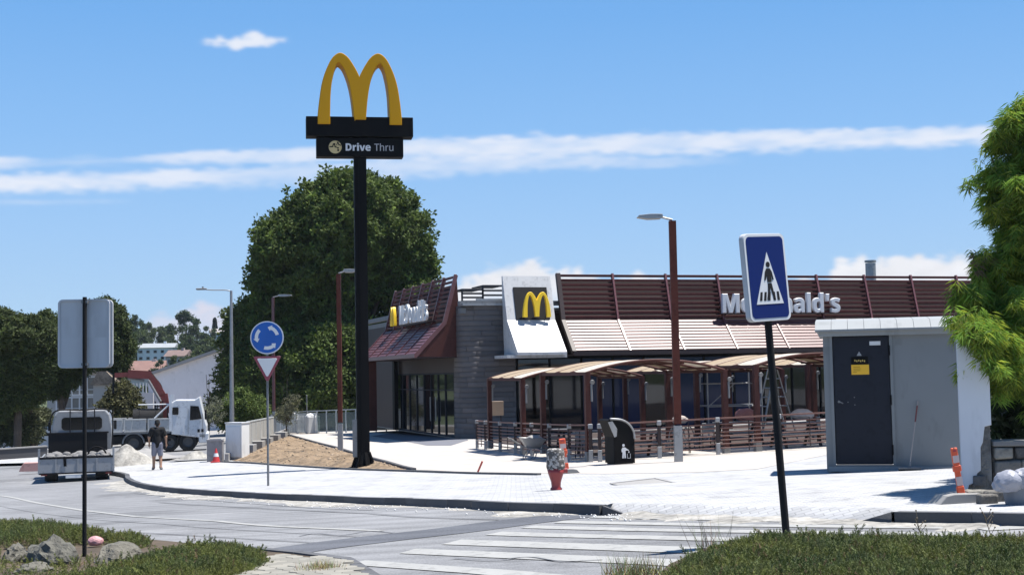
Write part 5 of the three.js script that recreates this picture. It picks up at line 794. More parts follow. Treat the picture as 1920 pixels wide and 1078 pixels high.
// a man walking away in a black shirt and grey shorts
{
  const p = G(294, 881), H = high(p, 789) / 0.99, t = thing('person', 'person in black t-shirt and grey shorts walking towards the lorry', 'person', p, Math.PI + 0.25), k = H / 1.78;
  function field(bones, blend, cell) {                     // bones: [a, ra, b, rb]
    const lo = V(1e9, 1e9, 1e9), hi = V(-1e9, -1e9, -1e9); for (const [a, ra, b, rb] of bones) for (const [q, r] of [[a, ra], [b, rb]]) { lo.min(q.clone().subScalar(r + 0.05)); hi.max(q.clone().addScalar(r + 0.05)); }
    const c = lo.clone().add(hi).multiplyScalar(0.5), size = Math.max(hi.x - lo.x, hi.y - lo.y, hi.z - lo.z), n = Math.min(96, Math.ceil(size / cell) + 4), half = size / 2 * 1.06;
    const mc = new MarchingCubes(n, M.black, false, false, 90000); mc.isolation = 0; mc.reset();
    const q = V(0, 0, 0), ab = V(0, 0, 0), ap = V(0, 0, 0);
    for (let z = 0; z < n; z++) for (let y = 0; y < n; y++) for (let x = 0; x < n; x++) {
      q.set((x - n / 2) / (n / 2) * half + c.x, (y - n / 2) / (n / 2) * half + c.y, (z - n / 2) / (n / 2) * half + c.z); let d = 1e3;
      for (const [a, ra, b, rb, fl] of bones) { ab.subVectors(b, a); ap.subVectors(q, a); const u = clamp(ap.dot(ab) / Math.max(1e-9, ab.lengthSq())); ap.addScaledVector(ab, -u); if (fl) ap.z /= fl; const e = ap.length() - lerp(ra, rb, u), h = clamp(0.5 + 0.5 * (d - e) / blend); d = lerp(d, e, h) - blend * h * (1 - h); }
      mc.field[z * n * n + y * n + x] = -d;
    }
    mc.update(); const g = new THREE.BufferGeometry(), cnt = mc.count; g.setAttribute('position', new THREE.BufferAttribute(mc.positionArray.slice(0, cnt * 3), 3)); g.setAttribute('normal', new THREE.BufferAttribute(mc.normalArray.slice(0, cnt * 3), 3)); g.scale(half, half, half).translate(c.x, c.y, c.z); return g;
  }
  const hipL = V(-0.09, 0.92, 0), hipR = V(0.09, 0.92, 0), kneeL = V(-0.11, 0.49, 0.03), kneeR = V(0.12, 0.49, 0.1), ankL = V(-0.12, 0.09, -0.08), ankR = V(0.13, 0.08, 0.06), shL = V(-0.19, 1.45, 0), shR = V(0.19, 1.45, 0), elL = V(-0.30, 1.18, -0.03), elR = V(0.29, 1.18, -0.02), wrL = V(-0.31, 0.94, 0.07), wrR = V(0.28, 0.95, 0.12), neck = V(0, 1.48, -0.01), chest = V(0, 1.32, 0), waist = V(0, 1.02, 0);
  const hand = (w, sx) => { const o = []; const pal = w.clone().add(V(sx * 0.005, -0.08, 0.015)); o.push([w, 0.028, pal, 0.036]); for (let i = 0; i < 4; i++) { const b = pal.clone().add(V(0, -0.02, -0.03 + i * 0.02)), m = b.clone().add(V(-sx * 0.004, -0.045 + Math.abs(i - 1.5) * 0.006, 0.006)), e = m.clone().add(V(-sx * 0.014, -0.03, 0.008)); o.push([b, 0.0095, m, 0.009], [m, 0.009, e, 0.008]); } const th = w.clone().add(V(-sx * 0.01, -0.045, 0.04)), te = th.clone().add(V(-sx * 0.008, -0.045, 0.02)); o.push([w.clone().add(V(0, -0.03, 0.02)), 0.014, th, 0.011], [th, 0.011, te, 0.009]); return o; };
  const body = [[hipL, 0.095, kneeL, 0.06], [hipR, 0.095, kneeR, 0.06], [kneeL, 0.062, ankL, 0.042], [kneeR, 0.062, ankR, 0.042], [ankL, 0.045, ankL.clone().add(V(-0.02, -0.05, 0.16)), 0.035], [ankR, 0.045, ankR.clone().add(V(0.02, -0.045, 0.16)), 0.035], [waist, 0.13, chest, 0.155, 0.72], [V(0, 0.93, 0), 0.14, waist, 0.13, 0.8], [V(-0.13, 1.43, 0), 0.085, V(0.13, 1.43, 0), 0.085], [neck, 0.055, V(0, 1.57, 0), 0.05], [shL, 0.062, elL, 0.045], [shR, 0.062, elR, 0.045], [elL, 0.044, wrL, 0.03], [elR, 0.044, wrR, 0.03]];
  const head = [[V(0, 1.63, 0.0), 0.083, V(0, 1.70, -0.01), 0.092], [V(0, 1.59, 0.055), 0.035, V(0, 1.62, 0.05), 0.05], [V(0, 1.645, 0.095), 0.012, V(0, 1.622, 0.108), 0.016], [V(-0.09, 1.65, 0), 0.014, V(-0.092, 1.625, 0), 0.011], [V(0.09, 1.65, 0), 0.014, V(0.092, 1.625, 0), 0.011]];
  const skin = mat([0.30, 0.17, 0.11], 0.6), g = mergeGeometries([field(body, 0.045, 0.014), field(head, 0.02, 0.005), field(hand(wrL, -1), 0.008, 0.004), field(hand(wrR, 1), 0.008, 0.004)].map((q) => q.scale(k, k, k)).map(clean));
  const b = part('body', g, skin, t);
  const up = (bones, add) => bones.map(([a, ra, c, rb, f]) => [a, ra + add, c, rb + add, f]), mid = (a, c, u) => a.clone().lerp(c, u);
  part('t_shirt', field([...up([body[6], body[7], body[8]], 0.022), [shL, 0.085, mid(shL, elL, 0.72), 0.075], [shR, 0.085, mid(shR, elR, 0.72), 0.075], [V(0, 0.99, 0), 0.15, V(0, 1.1, 0), 0.145, 0.85]], 0.05, 0.012).scale(k, k, k), M.blackM, b);
  part('shorts', field([[V(0, 0.95, 0), 0.15, V(0, 1.0, 0), 0.148, 0.85], [hipL, 0.115, mid(hipL, kneeL, 0.82), 0.098], [hipR, 0.115, mid(hipR, kneeR, 0.82), 0.098]], 0.04, 0.012).scale(k, k, k), mat([0.19, 0.195, 0.24], 0.85, { map: T.scuff }), b);
  part('hair', field([[V(0, 1.69, -0.015), 0.093, V(0, 1.725, -0.01), 0.09], [V(0, 1.64, -0.04), 0.075, V(0, 1.6, -0.045), 0.05]], 0.03, 0.007).scale(k, k, k), M.blackM, b);
  for (const [a, sx] of [[ankL, -0.02], [ankR, 0.02]]) part('shoe', RB(0.1, 0.08, 0.28, a.x + sx, a.y - 0.045, a.z + 0.06, 0.035, 3).scale(k, k, k), mat([0.12, 0.12, 0.13], 0.7), b);
  for (const sx of [-0.032, 0.032]) part('eye', SP(0.011, sx, 1.66, 0.083, 8, 6).scale(k, k, k), M.white2, b);
  part('mouth', RB(0.045, 0.008, 0.01, 0, 1.6, 0.098, 0.003).scale(k, k, k), M.red, b);
}
// heaps of white sand by the lorry, more by the grey bin
function heap(label, px, py, wpx, hpx, seed, m = M.sand, squash = 0.7) {
  const p = G(px, py), s = F / -p.z, r = wpx / s / 2, h = hpx / s, g = new THREE.PlaneGeometry(2.4, 2.4, 56, 56).rotateX(-Math.PI / 2), q = g.attributes.position;
  for (let i = 0; i < q.count; i++) { const x = q.getX(i), z = q.getZ(i), d = Math.hypot(x, z) + 0.35 * (fbm(x * 1.6 + seed, z * 1.6, 4, 1e9, seed) - 0.5), y = Math.pow(clamp(1 - d), 1.1) * (0.85 + 0.3 * fbm(x * 3 + seed, z * 3, 4, 1e9, seed + 2)); q.setXYZ(i, x * r, y * h + 0.06 * y * fbm(x * 16, z * 16, 2, 1e9, seed) - 0.03 + x * r * 0.03, z * r * squash); }
  g.computeVertexNormals(); const o = solo('sand_heap', g, m, label, 'heap', 'heaps of building sand'); o.position.copy(p); return o;
}
heap('big white sand heap between the tipper truck and the walking person', 236, 871, 118, 40, 3);
heap('low white sand heap next to the grey plastic bin', 366, 858, 70, 14, 12);
heap('flat grey rubble heap under the crane lorry', 272, 858, 120, 20, 21, M.conc);
// grey bin, traffic cone, white meter cabinet
{
  const a = G(403, 865), t = thing('plastic_bin', 'grey open plastic tub standing beside the white cabinet', 'bin', a, 0.1), H = high(a, 823), w = 26 / (F / -a.z); part('tub', [B(w, H * 0.94, 0.05, 0, H * 0.47, 0.25), B(0.05, H * 0.94, 0.5, -w / 2, H * 0.47, 0), B(0.05, H * 0.94, 0.5, w / 2, H * 0.47, 0), B(w, H * 0.94, 0.05, 0, H * 0.47, -0.25), B(w, 0.04, 0.5, 0, 0.02, 0)], mat([0.25, 0.24, 0.245], 0.7, { map: T.scuff }), t); part('rim', [B(w + 0.08, 0.06, 0.08, 0, H * 0.96, 0.26), B(w + 0.08, 0.06, 0.08, 0, H * 0.96, -0.26), B(0.08, 0.06, 0.46, -w / 2, H * 0.96, 0), B(0.08, 0.06, 0.46, w / 2, H * 0.96, 0)], mat([0.3, 0.29, 0.29], 0.7), t);
  const c = G(408, 866), co = thing('traffic_cone', 'small red and white traffic cone in front of the grey tub', 'cone', c.add(V(0, 0, 0.35))), ch = high(c, 841), r = 0.15; co.position.y = land(c.x, c.z); part('foot', RB(0.36, 0.04, 0.36, 0, 0.02, 0, 0.015), mat([0.45, 0.03, 0.03], 0.5), co); part('cone', lathe([[r, 0.03], [r * 0.15, ch], [0, ch]], 20), mat([0.45, 0.03, 0.03], 0.5), co); part('white_band', lathe([[r * 0.70, ch * 0.42], [r * 0.49, ch * 0.66]], 20), M.white2, co);
  const m = G(442, 862), cb = thing('meter_cabinet', 'white meter cabinet standing at the end of the block steps', 'cabinet', m, -0.4), mh = high(m, 794), s = F / -m.z; part('housing', RB(36 / s, mh, 0.55, 0, mh / 2, -0.1, 0.02), mat([0.72, 0.72, 0.70], 0.6, { map: T.plaster }), cb); part('door', RB(30 / s, mh - 0.22, 0.03, 0, mh / 2, 0.185, 0.008), mat([0.66, 0.665, 0.67], 0.6, { map: T.plaster }), cb); part('lid', RB(38 / s, 0.05, 0.6, 0, mh + 0.02, -0.1, 0.01), M.white, cb); part('plinth', B(38 / s, 0.12, 0.6, 0, 0.04, -0.1), M.conc, cb);
}
// white panel fence at the back of the forecourt
{
  const a = G(508, 815), b = G(784, 808), t = thing('white_fence', 'pale metal fence of upright bars at the back of the forecourt', 'fence'), d = b.clone().sub(a), n = 15, h = high(a, 774); const gp = mat([0.5, 0.53, 0.53], 0.5, { map: T.scuff }), gl = mat([0.35, 0.42, 0.42], 0.08, { transmission: 0.75, thickness: 0 });
  for (let i = 0; i <= n; i++) { const q = a.clone().addScaledVector(d, i / n); q.y = land(q.x, q.z); part('post', B(0.07, h, 0.07, q.x, q.y + h / 2, q.z), gp, t); if (i < n) { const e = a.clone().addScaledVector(d, (i + 1) / n); e.y = land(e.x, e.z); part('rail', beam(q.clone().setY(q.y + h), e.clone().setY(e.y + h), 0.06, 0.06), gp, t); part('rail', beam(q.clone().setY(q.y + 0.12), e.clone().setY(e.y + 0.12), 0.04, 0.05), gp, t); if (i < 5) for (let k = 1; k < 6; k++) { const m = q.clone().lerp(e, k / 6); part('bar', B(0.09, h - 0.2, 0.03, m.x, m.y + h / 2, m.z), gp, t); } else part('glass_panel', beam(q.clone().lerp(e, 0.06).setY(lerp(q.y, e.y, 0.06) + h / 2), q.clone().lerp(e, 0.94).setY(lerp(q.y, e.y, 0.94) + h / 2), 0.012, h - 0.3), gl, t); } }
  const R = rng(61), wl = thing('mesh_fence', 'low pale fence running from the white cabinet towards the bars', 'fence'), w0 = at(462, 800, 60), w1 = at(512, 785, 76); for (const q of [w0, w1]) q.y = land(q.x, q.z); for (let i = 0; i <= 7; i++) { const q = w0.clone().lerp(w1, i / 7); part('post', B(0.05, 1.35, 0.05, q.x, land(q.x, q.z) + 0.67, q.z), gp, wl); } part('rail', beam(w0.clone().setY(w0.y + 1.33), w1.clone().setY(w1.y + 1.33), 0.05, 0.06), gp, wl); part('mesh_panel', beam(w0.clone().setY(w0.y + 0.7), w1.clone().setY(w1.y + 0.7), 0.015, 1.2), mat([0.4, 0.4, 0.38], 0.8, { map: T.concrete }), wl);
  // white building sacks stacked before the bars
  for (let i = 0; i < 4; i++) { const px = 528 + i * 19, q = G(px, 813), hh = 1.0 + R() * 0.25, o = solo('bulk_bag', [RB(0.82, hh, 0.8, 0, hh / 2, 0, 0.09, 3), crumple(0.36, 1.1, 0.5, 1, i + 40, 2).translate(0, hh, 0)], mat([0.56, 0.56, 0.55], 0.9, { map: T.plaster }), ['leftmost white bulk bag before the pale fence bars', 'second white bulk bag from the left before the fence bars', 'third white bulk bag from the left before the fence bars', 'rightmost white bulk bag before the fence bars'][i], 'bag', 'bulk bags by the fence'); o.position.copy(q); o.rotation.y = R(); }
  const bb = G(713, 806), bn = thing('litter_bin', 'round black litter bin with domed lid by the entrance canopy', 'bin', bb), bh = high(bb, 750); part('drum', CY(0.36, 0.33, bh * 0.72, 0, bh * 0.36, 0, 24), M.blackM, bn); part('lid', lathe([[0.4, bh * 0.72], [0.41, bh * 0.76], [0.36, bh * 0.9], [0.2, bh * 0.98], [0, bh]], 24), M.galvD, bn); part('slot', RB(0.36, 0.14, 0.1, 0, bh * 0.82, 0.34, 0.02), M.black, bn);
  const po = at(575, 806, 88), pp = thing('steel_pole', 'thin steel pole behind the white bulk bags', 'pole', V(po.x, land(po.x, po.z), po.z)); const ph = high(pp.position, 742); part('shaft', CY(0.035, 0.035, ph, 0, ph / 2, 0, 8), M.galvD, pp); part('cap', SP(0.05, 0, ph, 0, 8, 6), M.galvD, pp);
}
// gabled hall behind the lorry
{
  const Z = 116, b = at(350, 800, Z); b.y = land(b.x, b.z); const t = thing('gabled_hall', 'pale plastered hall with a low pitched gable behind the lorry', 'building', b, -0.06), s = F / Z, X = (px) => (px - 350) / s, hy = (py) => high(b, py);
  const wallM = mat([0.78, 0.74, 0.75], 0.85, { map: T.plaster });
  part('wall', extrude(shape([[X(276), -0.5], [X(560), -0.5], [X(560), hy(668)], [X(470), hy(642)], [X(276), hy(704)]]), 14).translate(0, 0, -14), wallM, t);
  const rl = (px0, py0, px1, py1) => part('roof', beam(V(X(px0), hy(py0) + 0.12, -6.9), V(X(px1), hy(py1) + 0.12, -6.9), 14.6, 0.24), mat([0.38, 0.36, 0.35], 0.85, { map: T.concrete }), t); rl(270, 706, 471, 641); rl(471, 641, 566, 669);
  part('wall', B(2.6, hy(735) + 0.5, 0.2, X(262), (hy(735) - 0.5) / 2, 0.6), mat([0.47, 0.45, 0.46], 0.85, { map: T.plaster }), t);
  for (let i = 0; i < 6; i++) part('wall_slat', B(0.1, 0.9, 0.08, X(246) + i * 0.28, hy(735) + 0.4, 0.62), M.white, t);
}
// house with white window frames on the far left
{
  const Z = 92, b = at(150, 800, Z); b.y = land(b.x, b.z); const t = thing('glazed_house', 'two storey house fronted with white framed window panes', 'house', b, 0.1), s = F / Z, X = (px) => (px - 150) / s, hy = (py) => high(b, py), wm = mat([0.40, 0.395, 0.38], 0.9, { map: T.plaster });
  part('wall', B(X(192) - X(88), hy(702) + 0.5, 6, (X(192) + X(88)) / 2, (hy(702) - 0.5) / 2, -3.1), wm, t);
  const pane = mat([0.19, 0.185, 0.17], 0.25), fr = M.white2;
  for (const [y0, y1] of [[741, 707], [774, 745]]) for (let i = 0; i < 6; i++) { const x0 = X(106 + i * 14), x1 = X(106 + (i + 1) * 14), w = part('window', [B(0.09, hy(y1) - hy(y0), 0.12, x0, (hy(y0) + hy(y1)) / 2, 0), B(x1 - x0, 0.1, 0.12, (x0 + x1) / 2, hy(y1), 0.003), B(x1 - x0, 0.14, 0.14, (x0 + x1) / 2, hy(y0), 0.006), B(x1 - x0 - 0.09, 0.05, 0.08, (x0 + x1) / 2, lerp(hy(y0), hy(y1), 0.3), 0)], fr, t); part('pane', B(x1 - x0 - 0.09, hy(y1) - hy(y0) - 0.12, 0.04, (x0 + x1) / 2, (hy(y0) + hy(y1)) / 2, -0.03), pane, w); }
  part('roof', extrude(shape([[X(84), 0], [X(196), 0], [X(180), 1.1], [X(100), 1.1]]), 6.4).translate(0, hy(702), -6.4), mat([0.33, 0.29, 0.25], 0.9, { map: T.concrete }), t);
  const sh = thing('garden_shed', 'low brownish shed roof right of the white framed house', 'shed', at(196, 800, 88).setY(land(-26, -88)), 0.1), q = sh.position; part('wall', B(1.5, high(q, 722), 2.5, 0, high(q, 722) / 2, -1.2), wm, sh); part('roof', extrude(shape([[-0.95, 0], [0.95, 0], [0.1, 0.9], [-0.4, 0.9]]), 2.9).translate(0, high(q, 722), -2.7), mat([0.30, 0.25, 0.21], 0.9, { map: T.dirt }), sh);
}
// houses on the hillside
function hillHouse(label, px, pyBase, wpx, hWall, hRoof, Z, wallC, roofC, nWin, turn, rowsN = 1) {
  const b = at(px, pyBase, Z), s = F / Z, w = wpx / s, h = hWall / s, t = thing('hillside_house', label, 'house', b, turn, 'houses on the hill'), d = Math.min(9, w), wm = mat(wallC, 0.85, { map: T.plaster });
  part('wall', B(w, h + 8, d, 0, h / 2 - 4, -d / 2), wm, t);
  part('roof', [extrude(shape([[-d / 2 - 0.4, 0], [d / 2 + 0.4, 0], [0, hRoof / s]]), w + 0.8).rotateY(Math.PI / 2).translate(-w / 2 - 0.4, h, -d / 2)], mat(roofC, 0.85, { map: T.concrete }), t);
  for (let r = 0; r < rowsN; r++) for (let i = 0; i < nWin; i++) { const x = -w / 2 + (i + 0.5) * w / nWin, y = h * (rowsN === 1 ? 0.55 : 0.28 + r * 0.45), wi = part('window', B(w / nWin * 0.5, h / rowsN * 0.42, 0.12, x, y, 0.0), M.white, t); part('pane', B(w / nWin * 0.4, h / rowsN * 0.34, 0.06, x, y, 0.05), M.autoGlass, wi); }
  part('chimney', B(0.6, 1.4, 0.6, w * 0.2, h + hRoof / s * 0.8, -d / 2), wm, t);
  return t;
}
hillHouse('long white two storey house with a row of dark windows on the hill', 290, 679, 66, 27, 9, 330, [0.78, 0.79, 0.80], [0.30, 0.32, 0.34], 5, 0.1, 2);
hillHouse('pinkish house with a low brown roof below the long white house', 327, 690, 38, 22, 12, 300, [0.40, 0.33, 0.31], [0.20, 0.14, 0.125], 2, -0.2);
hillHouse('low house with a bright red tiled roof behind the crane boom', 272, 704, 62, 8, 20, 240, [0.55, 0.47, 0.44], [0.22, 0.125, 0.105], 3, 0.15);
hillHouse('small white house standing highest on the hill beside the conifer', 408, 641, 26, 17, 8, 420, [0.58, 0.60, 0.66], [0.36, 0.33, 0.33], 2, 0.3);
// parked white car half hidden on the far left, low wall, barrier
{
  const p = at(62, 838, 80); p.y = land(p.x, p.z) - 0.13; const t = thing('parked_car', 'white car parked behind the trees on the far left', 'car', p, 0.2);
  const prof = [[-2.1, 0.35], [-2.12, 0.75], [-1.9, 0.92], [-1.3, 1.0], [-0.75, 1.42], [0.7, 1.45], [1.4, 1.02], [2.05, 0.85], [2.12, 0.4]];
  part('body', extrude(shape(prof), 1.6, 0.08, 3).translate(0, 0, -0.8), vwhite2, t); part('side_windows', extrude(shape([[-1.1, 1.0], [-0.68, 1.34], [0.62, 1.36], [1.15, 1.02]]), 0.02).translate(0, 0, 0.88), M.autoGlass, t);
  for (const x of [-1.3, 1.3]) for (const z of [-0.75, 0.78]) wheelAt(t, x, 0.32, z, 0.32, 0.2, 'z'); for (const z of [-0.55, 0.55]) part('headlight', RB(0.06, 0.14, 0.34, 2.15, 0.7, z, 0.02), M.galv, t);
  const lw = thing('garden_wall', 'low dark wall along the far side of the road on the left', 'wall'), a = at(-40, 850, 66), b = at(86, 846, 68); for (const q of [a, b]) q.y = land(q.x, q.z); part('wall_body', beam(a.clone().setY(a.y + 0.2), b.clone().setY(b.y + 0.2), 0.25, 0.6), mat([0.07, 0.07, 0.075], 0.9, { map: T.concrete }), lw); part('coping', beam(a.clone().setY(a.y + 0.52), b.clone().setY(b.y + 0.52), 0.34, 0.06), M.conc, lw);
  structure('far_pavement', sheetGeo(px2xz([[-150, 873], [-150, 852], [90, 848], [200, 853], [205, 866], [90, 866], [40, 868]]), 0.0), M.pave);
  const bq = G(60, 882), bl = thing('road_barrier', 'low faded red plastic barrier beside the tipper truck', 'barrier', bq, 0.2); part('barrier_body', extrude(shape([[-0.45, 0], [0.45, 0], [0.4, 0.12], [0.28, 0.3], [-0.28, 0.3], [-0.4, 0.12]]), 0.3, 0.02, 2), mat([0.50, 0.28, 0.25], 0.7, { map: T.scuff }), bl); part('lug', B(0.08, 0.2, 0.12, 0.47, 0.12, 0.15), mat([0.5, 0.28, 0.25], 0.7), bl);
}
// ================================================================ VEGETATION
const leafGreen = (c, tr = 0.3) => mat(c, 0.85, { transmission: tr, thickness: 0, specularIntensity: 0.35 });
function leafClump(n, len, wid, spread, seed, droop = 0) { // a spray of small folded leaves round a point
  const R = rng(seed), pos = [];
  for (let i = 0; i < n; i++) {
    const a = R() * 6.283, e = (R() - 0.35) * 1.9, d = V(Math.cos(a) * Math.cos(e), Math.sin(e) - droop, Math.sin(a) * Math.cos(e)).normalize(), o = d.clone().multiplyScalar(spread * (0.15 + R() * 0.6)).add(V((R() - 0.5) * spread, (R() - 0.5) * spread * 0.7, (R() - 0.5) * spread));
    const s = V(R() - 0.5, R() - 0.5, R() - 0.5).cross(d).normalize().multiplyScalar(wid * (0.7 + R() * 0.6) / 2), L = len * (0.7 + R() * 0.6), m = o.clone().addScaledVector(d, L * 0.45), up = s.clone().cross(d).normalize().multiplyScalar(wid * 0.22), t = o.clone().addScaledVector(d, L).add(V(0, -L * 0.15, 0));
    const l = m.clone().add(s).add(up), r = m.clone().sub(s).add(up);
    for (const q of [o, l, t, o, t, r]) pos.push(q.x, q.y, q.z);
  }
  const g = new THREE.BufferGeometry(); g.setAttribute('position', new THREE.Float32BufferAttribute(pos, 3)); g.computeVertexNormals(); return g;
}
const clumpG = [leafClump(14, 0.3, 0.17, 0.34, 5), leafClump(14, 0.3, 0.17, 0.34, 6)], smallG = leafClump(12, 0.11, 0.05, 0.15, 8);
const leafM = leafGreen([1, 1, 1], 0.28);
// lobes: [x, y, z, radius] about the foot of the trunk; hue picks the green
function tree(name, label, group, foot, lobes, count, size, hue, trunkR, trunkH, seed, G0 = clumpG, shell = 0.62) {
  const t = thing(name, label, 'tree', foot, 0, group), R = rng(seed), items = [], tot = lobes.reduce((a, l) => a + l[3] * l[3], 0);
  const vol = lobes;
  for (const [x, y, z, r] of lobes) {
    const n = Math.round(count * r * r / tot), nc = Math.max(5, Math.round(n / 26)), cs = [];
    for (let i = 0; i < nc; i++) { const a = R() * 6.283, c = R() * 2 - 0.85, q = Math.sqrt(Math.max(0, 1 - Math.min(1, c * c))), k = shell + (1 - shell) * Math.pow(R(), 0.5) * 1.12; cs.push(V(x + Math.cos(a) * q * r * k, y + clamp(c, -1, 1) * r * k, z + Math.sin(a) * q * r * k)); }
    for (let i = 0; i < n; i++) {
      const c = cs[Math.floor(R() * nc)], b = size * 1.05, p = V(c.x + (R() + R() - 1) * b, c.y + (R() + R() - 1) * b * 0.8, c.z + (R() + R() - 1) * b), k = 0.75 + R() * 0.6, young = R() < 0.16 ? 1.35 : 1;
      items.push([p, turned(R), size * (0.75 + R() * 0.55), lin(hue[0] * k * young, hue[1] * k * young, hue[2] * k)]);
    }
  }
  const half = Math.ceil(items.length / 2); scatter('crown', G0[0], leafM, t, items.slice(0, half)); if (G0[1]) scatter('crown', G0[1], leafM, t, items.slice(half));
  const top = V(lobes[0][0], lobes[0][1], lobes[0][2]); const bm = mat([0.11, 0.085, 0.065], 0.95, { map: T.bark });
  part('trunk', [tube([V(0, -0.2 - (foot.drop ?? 0), 0), V(trunkR * 0.3, trunkH * 0.4, 0.05), V(top.x * 0.3, trunkH, top.z * 0.3), top.clone().multiplyScalar(0.9)], trunkR, 16, 9)], bm, t);
  lobes.slice(1, 7).forEach(([x, y, z]) => part('limb', tube([V(top.x * 0.25, trunkH * 0.85, 0), V(x * 0.5, lerp(trunkH, y, 0.55), z * 0.5), V(x * 0.92, y, z * 0.92)], trunkR * 0.35, 10, 6), bm, t));
  return t;
}
const lobesPx = (foot, list, depthK = 1, seed = 1, less = 0) => { const s = F / -foot.z, R = rng(seed), q = foot.clone().project(camera), fx = (q.x + 1) * 960, fy = (1 - q.y) * 539; return list.map(([px, py, r]) => [(px - fx) / s, (fy - py) / s, (R() - 0.5) * r / s * depthK, (r - less) / s]); };
{ // the great dense tree behind the tall sign
  const foot = at(650, 812, 100); foot.y = land(foot.x, foot.z);
  tree('broadleaf_tree', 'huge dense round topped tree behind the tall black pole sign', null, foot, lobesPx(foot, [[660, 420, 92], [665, 372, 58], [590, 395, 56], [728, 392, 58], [545, 450, 62], [765, 450, 52], [620, 500, 110], [730, 500, 85], [523, 520, 58], [782, 500, 42], [560, 585, 95], [700, 600, 110], [780, 560, 45], [512, 610, 52], [530, 690, 80], [640, 700, 105], [740, 690, 90], [600, 760, 70], [700, 770, 70], [500, 740, 45]], 1.5, 3, 9), 32000, 1.0, [0.075, 0.108, 0.024], 0.5, 3, 101);
  const f2 = at(462, 812, 101); f2.y = land(f2.x, f2.z);
  tree('broadleaf_tree', 'bushy smaller tree at the left flank of the huge tree', null, f2, lobesPx(f2, [[470, 640, 38], [466, 590, 26], [450, 610, 22], [455, 700, 38], [480, 730, 48], [450, 765, 40], [490, 650, 40]], 1.2, 5), 6000, 0.9, [0.085, 0.11, 0.03], 0.22, 2, 103);
  const f3 = at(447, 806, 80); f3.y = land(f3.x, f3.z);
  tree('leafy_shrub', 'light green shrub behind the white cabinet', null, f3, lobesPx(f3, [[450, 765, 26], [430, 778, 20], [472, 775, 22], [455, 792, 24]], 1, 6), 2600, 0.45, [0.10, 0.14, 0.035], 0.06, 0.4, 104);
}
{ // slender young trees
  const young = (label, px, top, base, Z, w, seed, hue) => { const f = at(px, base, Z); f.y = land(f.x, f.z); const s = F / Z, H = (base - top) / s, L = []; for (let i = 0; i < 7; i++) { const u = i / 6; L.push([(fbm(i * 1.7, seed) - 0.5) * w * 0.5, H * (0.25 + 0.7 * u), 0, w * (0.55 - 0.38 * Math.abs(u - 0.3))]); } return tree('young_tree', label, 'slender young trees', f, L, 520, 0.5, hue, 0.045, H * 0.3, seed, [smallG.clone().scale(2, 2, 2)], 0.2); };
  young('slender young tree in front of the pale gabled hall', 391, 678, 812, 78, 1.2, 111, [0.16, 0.17, 0.12]);
  young('slender young tree behind the pale fence bars', 536, 690, 800, 87, 1.3, 113, [0.13, 0.13, 0.08]);
  young('thin twiggy young tree in front of the tall hedge left of the crane', 238, 690, 812, 84, 1.8, 115, [0.12, 0.12, 0.06]);
  young('thin young tree beside the black post of the grey road sign', 208, 740, 812, 82, 1.2, 116, [0.10, 0.11, 0.05]);
}
{ // dark trees on the left edge and behind the road sign
  const T2 = (label, px, base, Z, list, n, size, hue, seed, name = 'roadside_tree') => { const f = at(px, base, Z); f.y = land(f.x, f.z); return tree(name, label, 'trees on the left', f, lobesPx(f, list, 1.3, seed), n, size, hue, 0.2, 2.5, seed); };
  T2('dark tree filling the left edge of the view', 30, 840, 72, [[28, 648, 44], [10, 625, 32], [60, 632, 30], [0, 700, 42], [50, 690, 36], [24, 728, 34], [72, 655, 26], [2, 762, 24], [44, 745, 20]], 15000, 0.5, [0.058, 0.076, 0.026], 121);
  T2('dark spreading tree right of the left edge with low hanging branches', 118, 825, 80, [[110, 650, 40], [80, 620, 26], [138, 668, 32], [112, 700, 28], [165, 640, 32], [104, 728, 18]], 10000, 0.5, [0.06, 0.08, 0.026], 123);
  T2('tall dark tree just right of the grey road sign', 215, 825, 90, [[212, 606, 26], [200, 640, 34], [216, 650, 24], [190, 590, 24], [212, 672, 24], [180, 640, 32], [178, 668, 22], [214, 690, 16]], 10000, 0.55, [0.055, 0.075, 0.026], 125);
  T2('olive shrubbery between the house and the crane lorry', 232, 815, 84, [[230, 745, 18], [215, 760, 16], [245, 765, 16], [228, 780, 18], [205, 785, 14]], 2200, 0.55, [0.085, 0.085, 0.04], 127, 'garden_shrub');
  T2('pale green undergrowth below the dark left trees', 60, 838, 74, [[30, 800, 22], [58, 792, 20], [12, 810, 20], [45, 815, 20]], 2200, 0.5, [0.085, 0.095, 0.05], 128, 'garden_shrub');
}
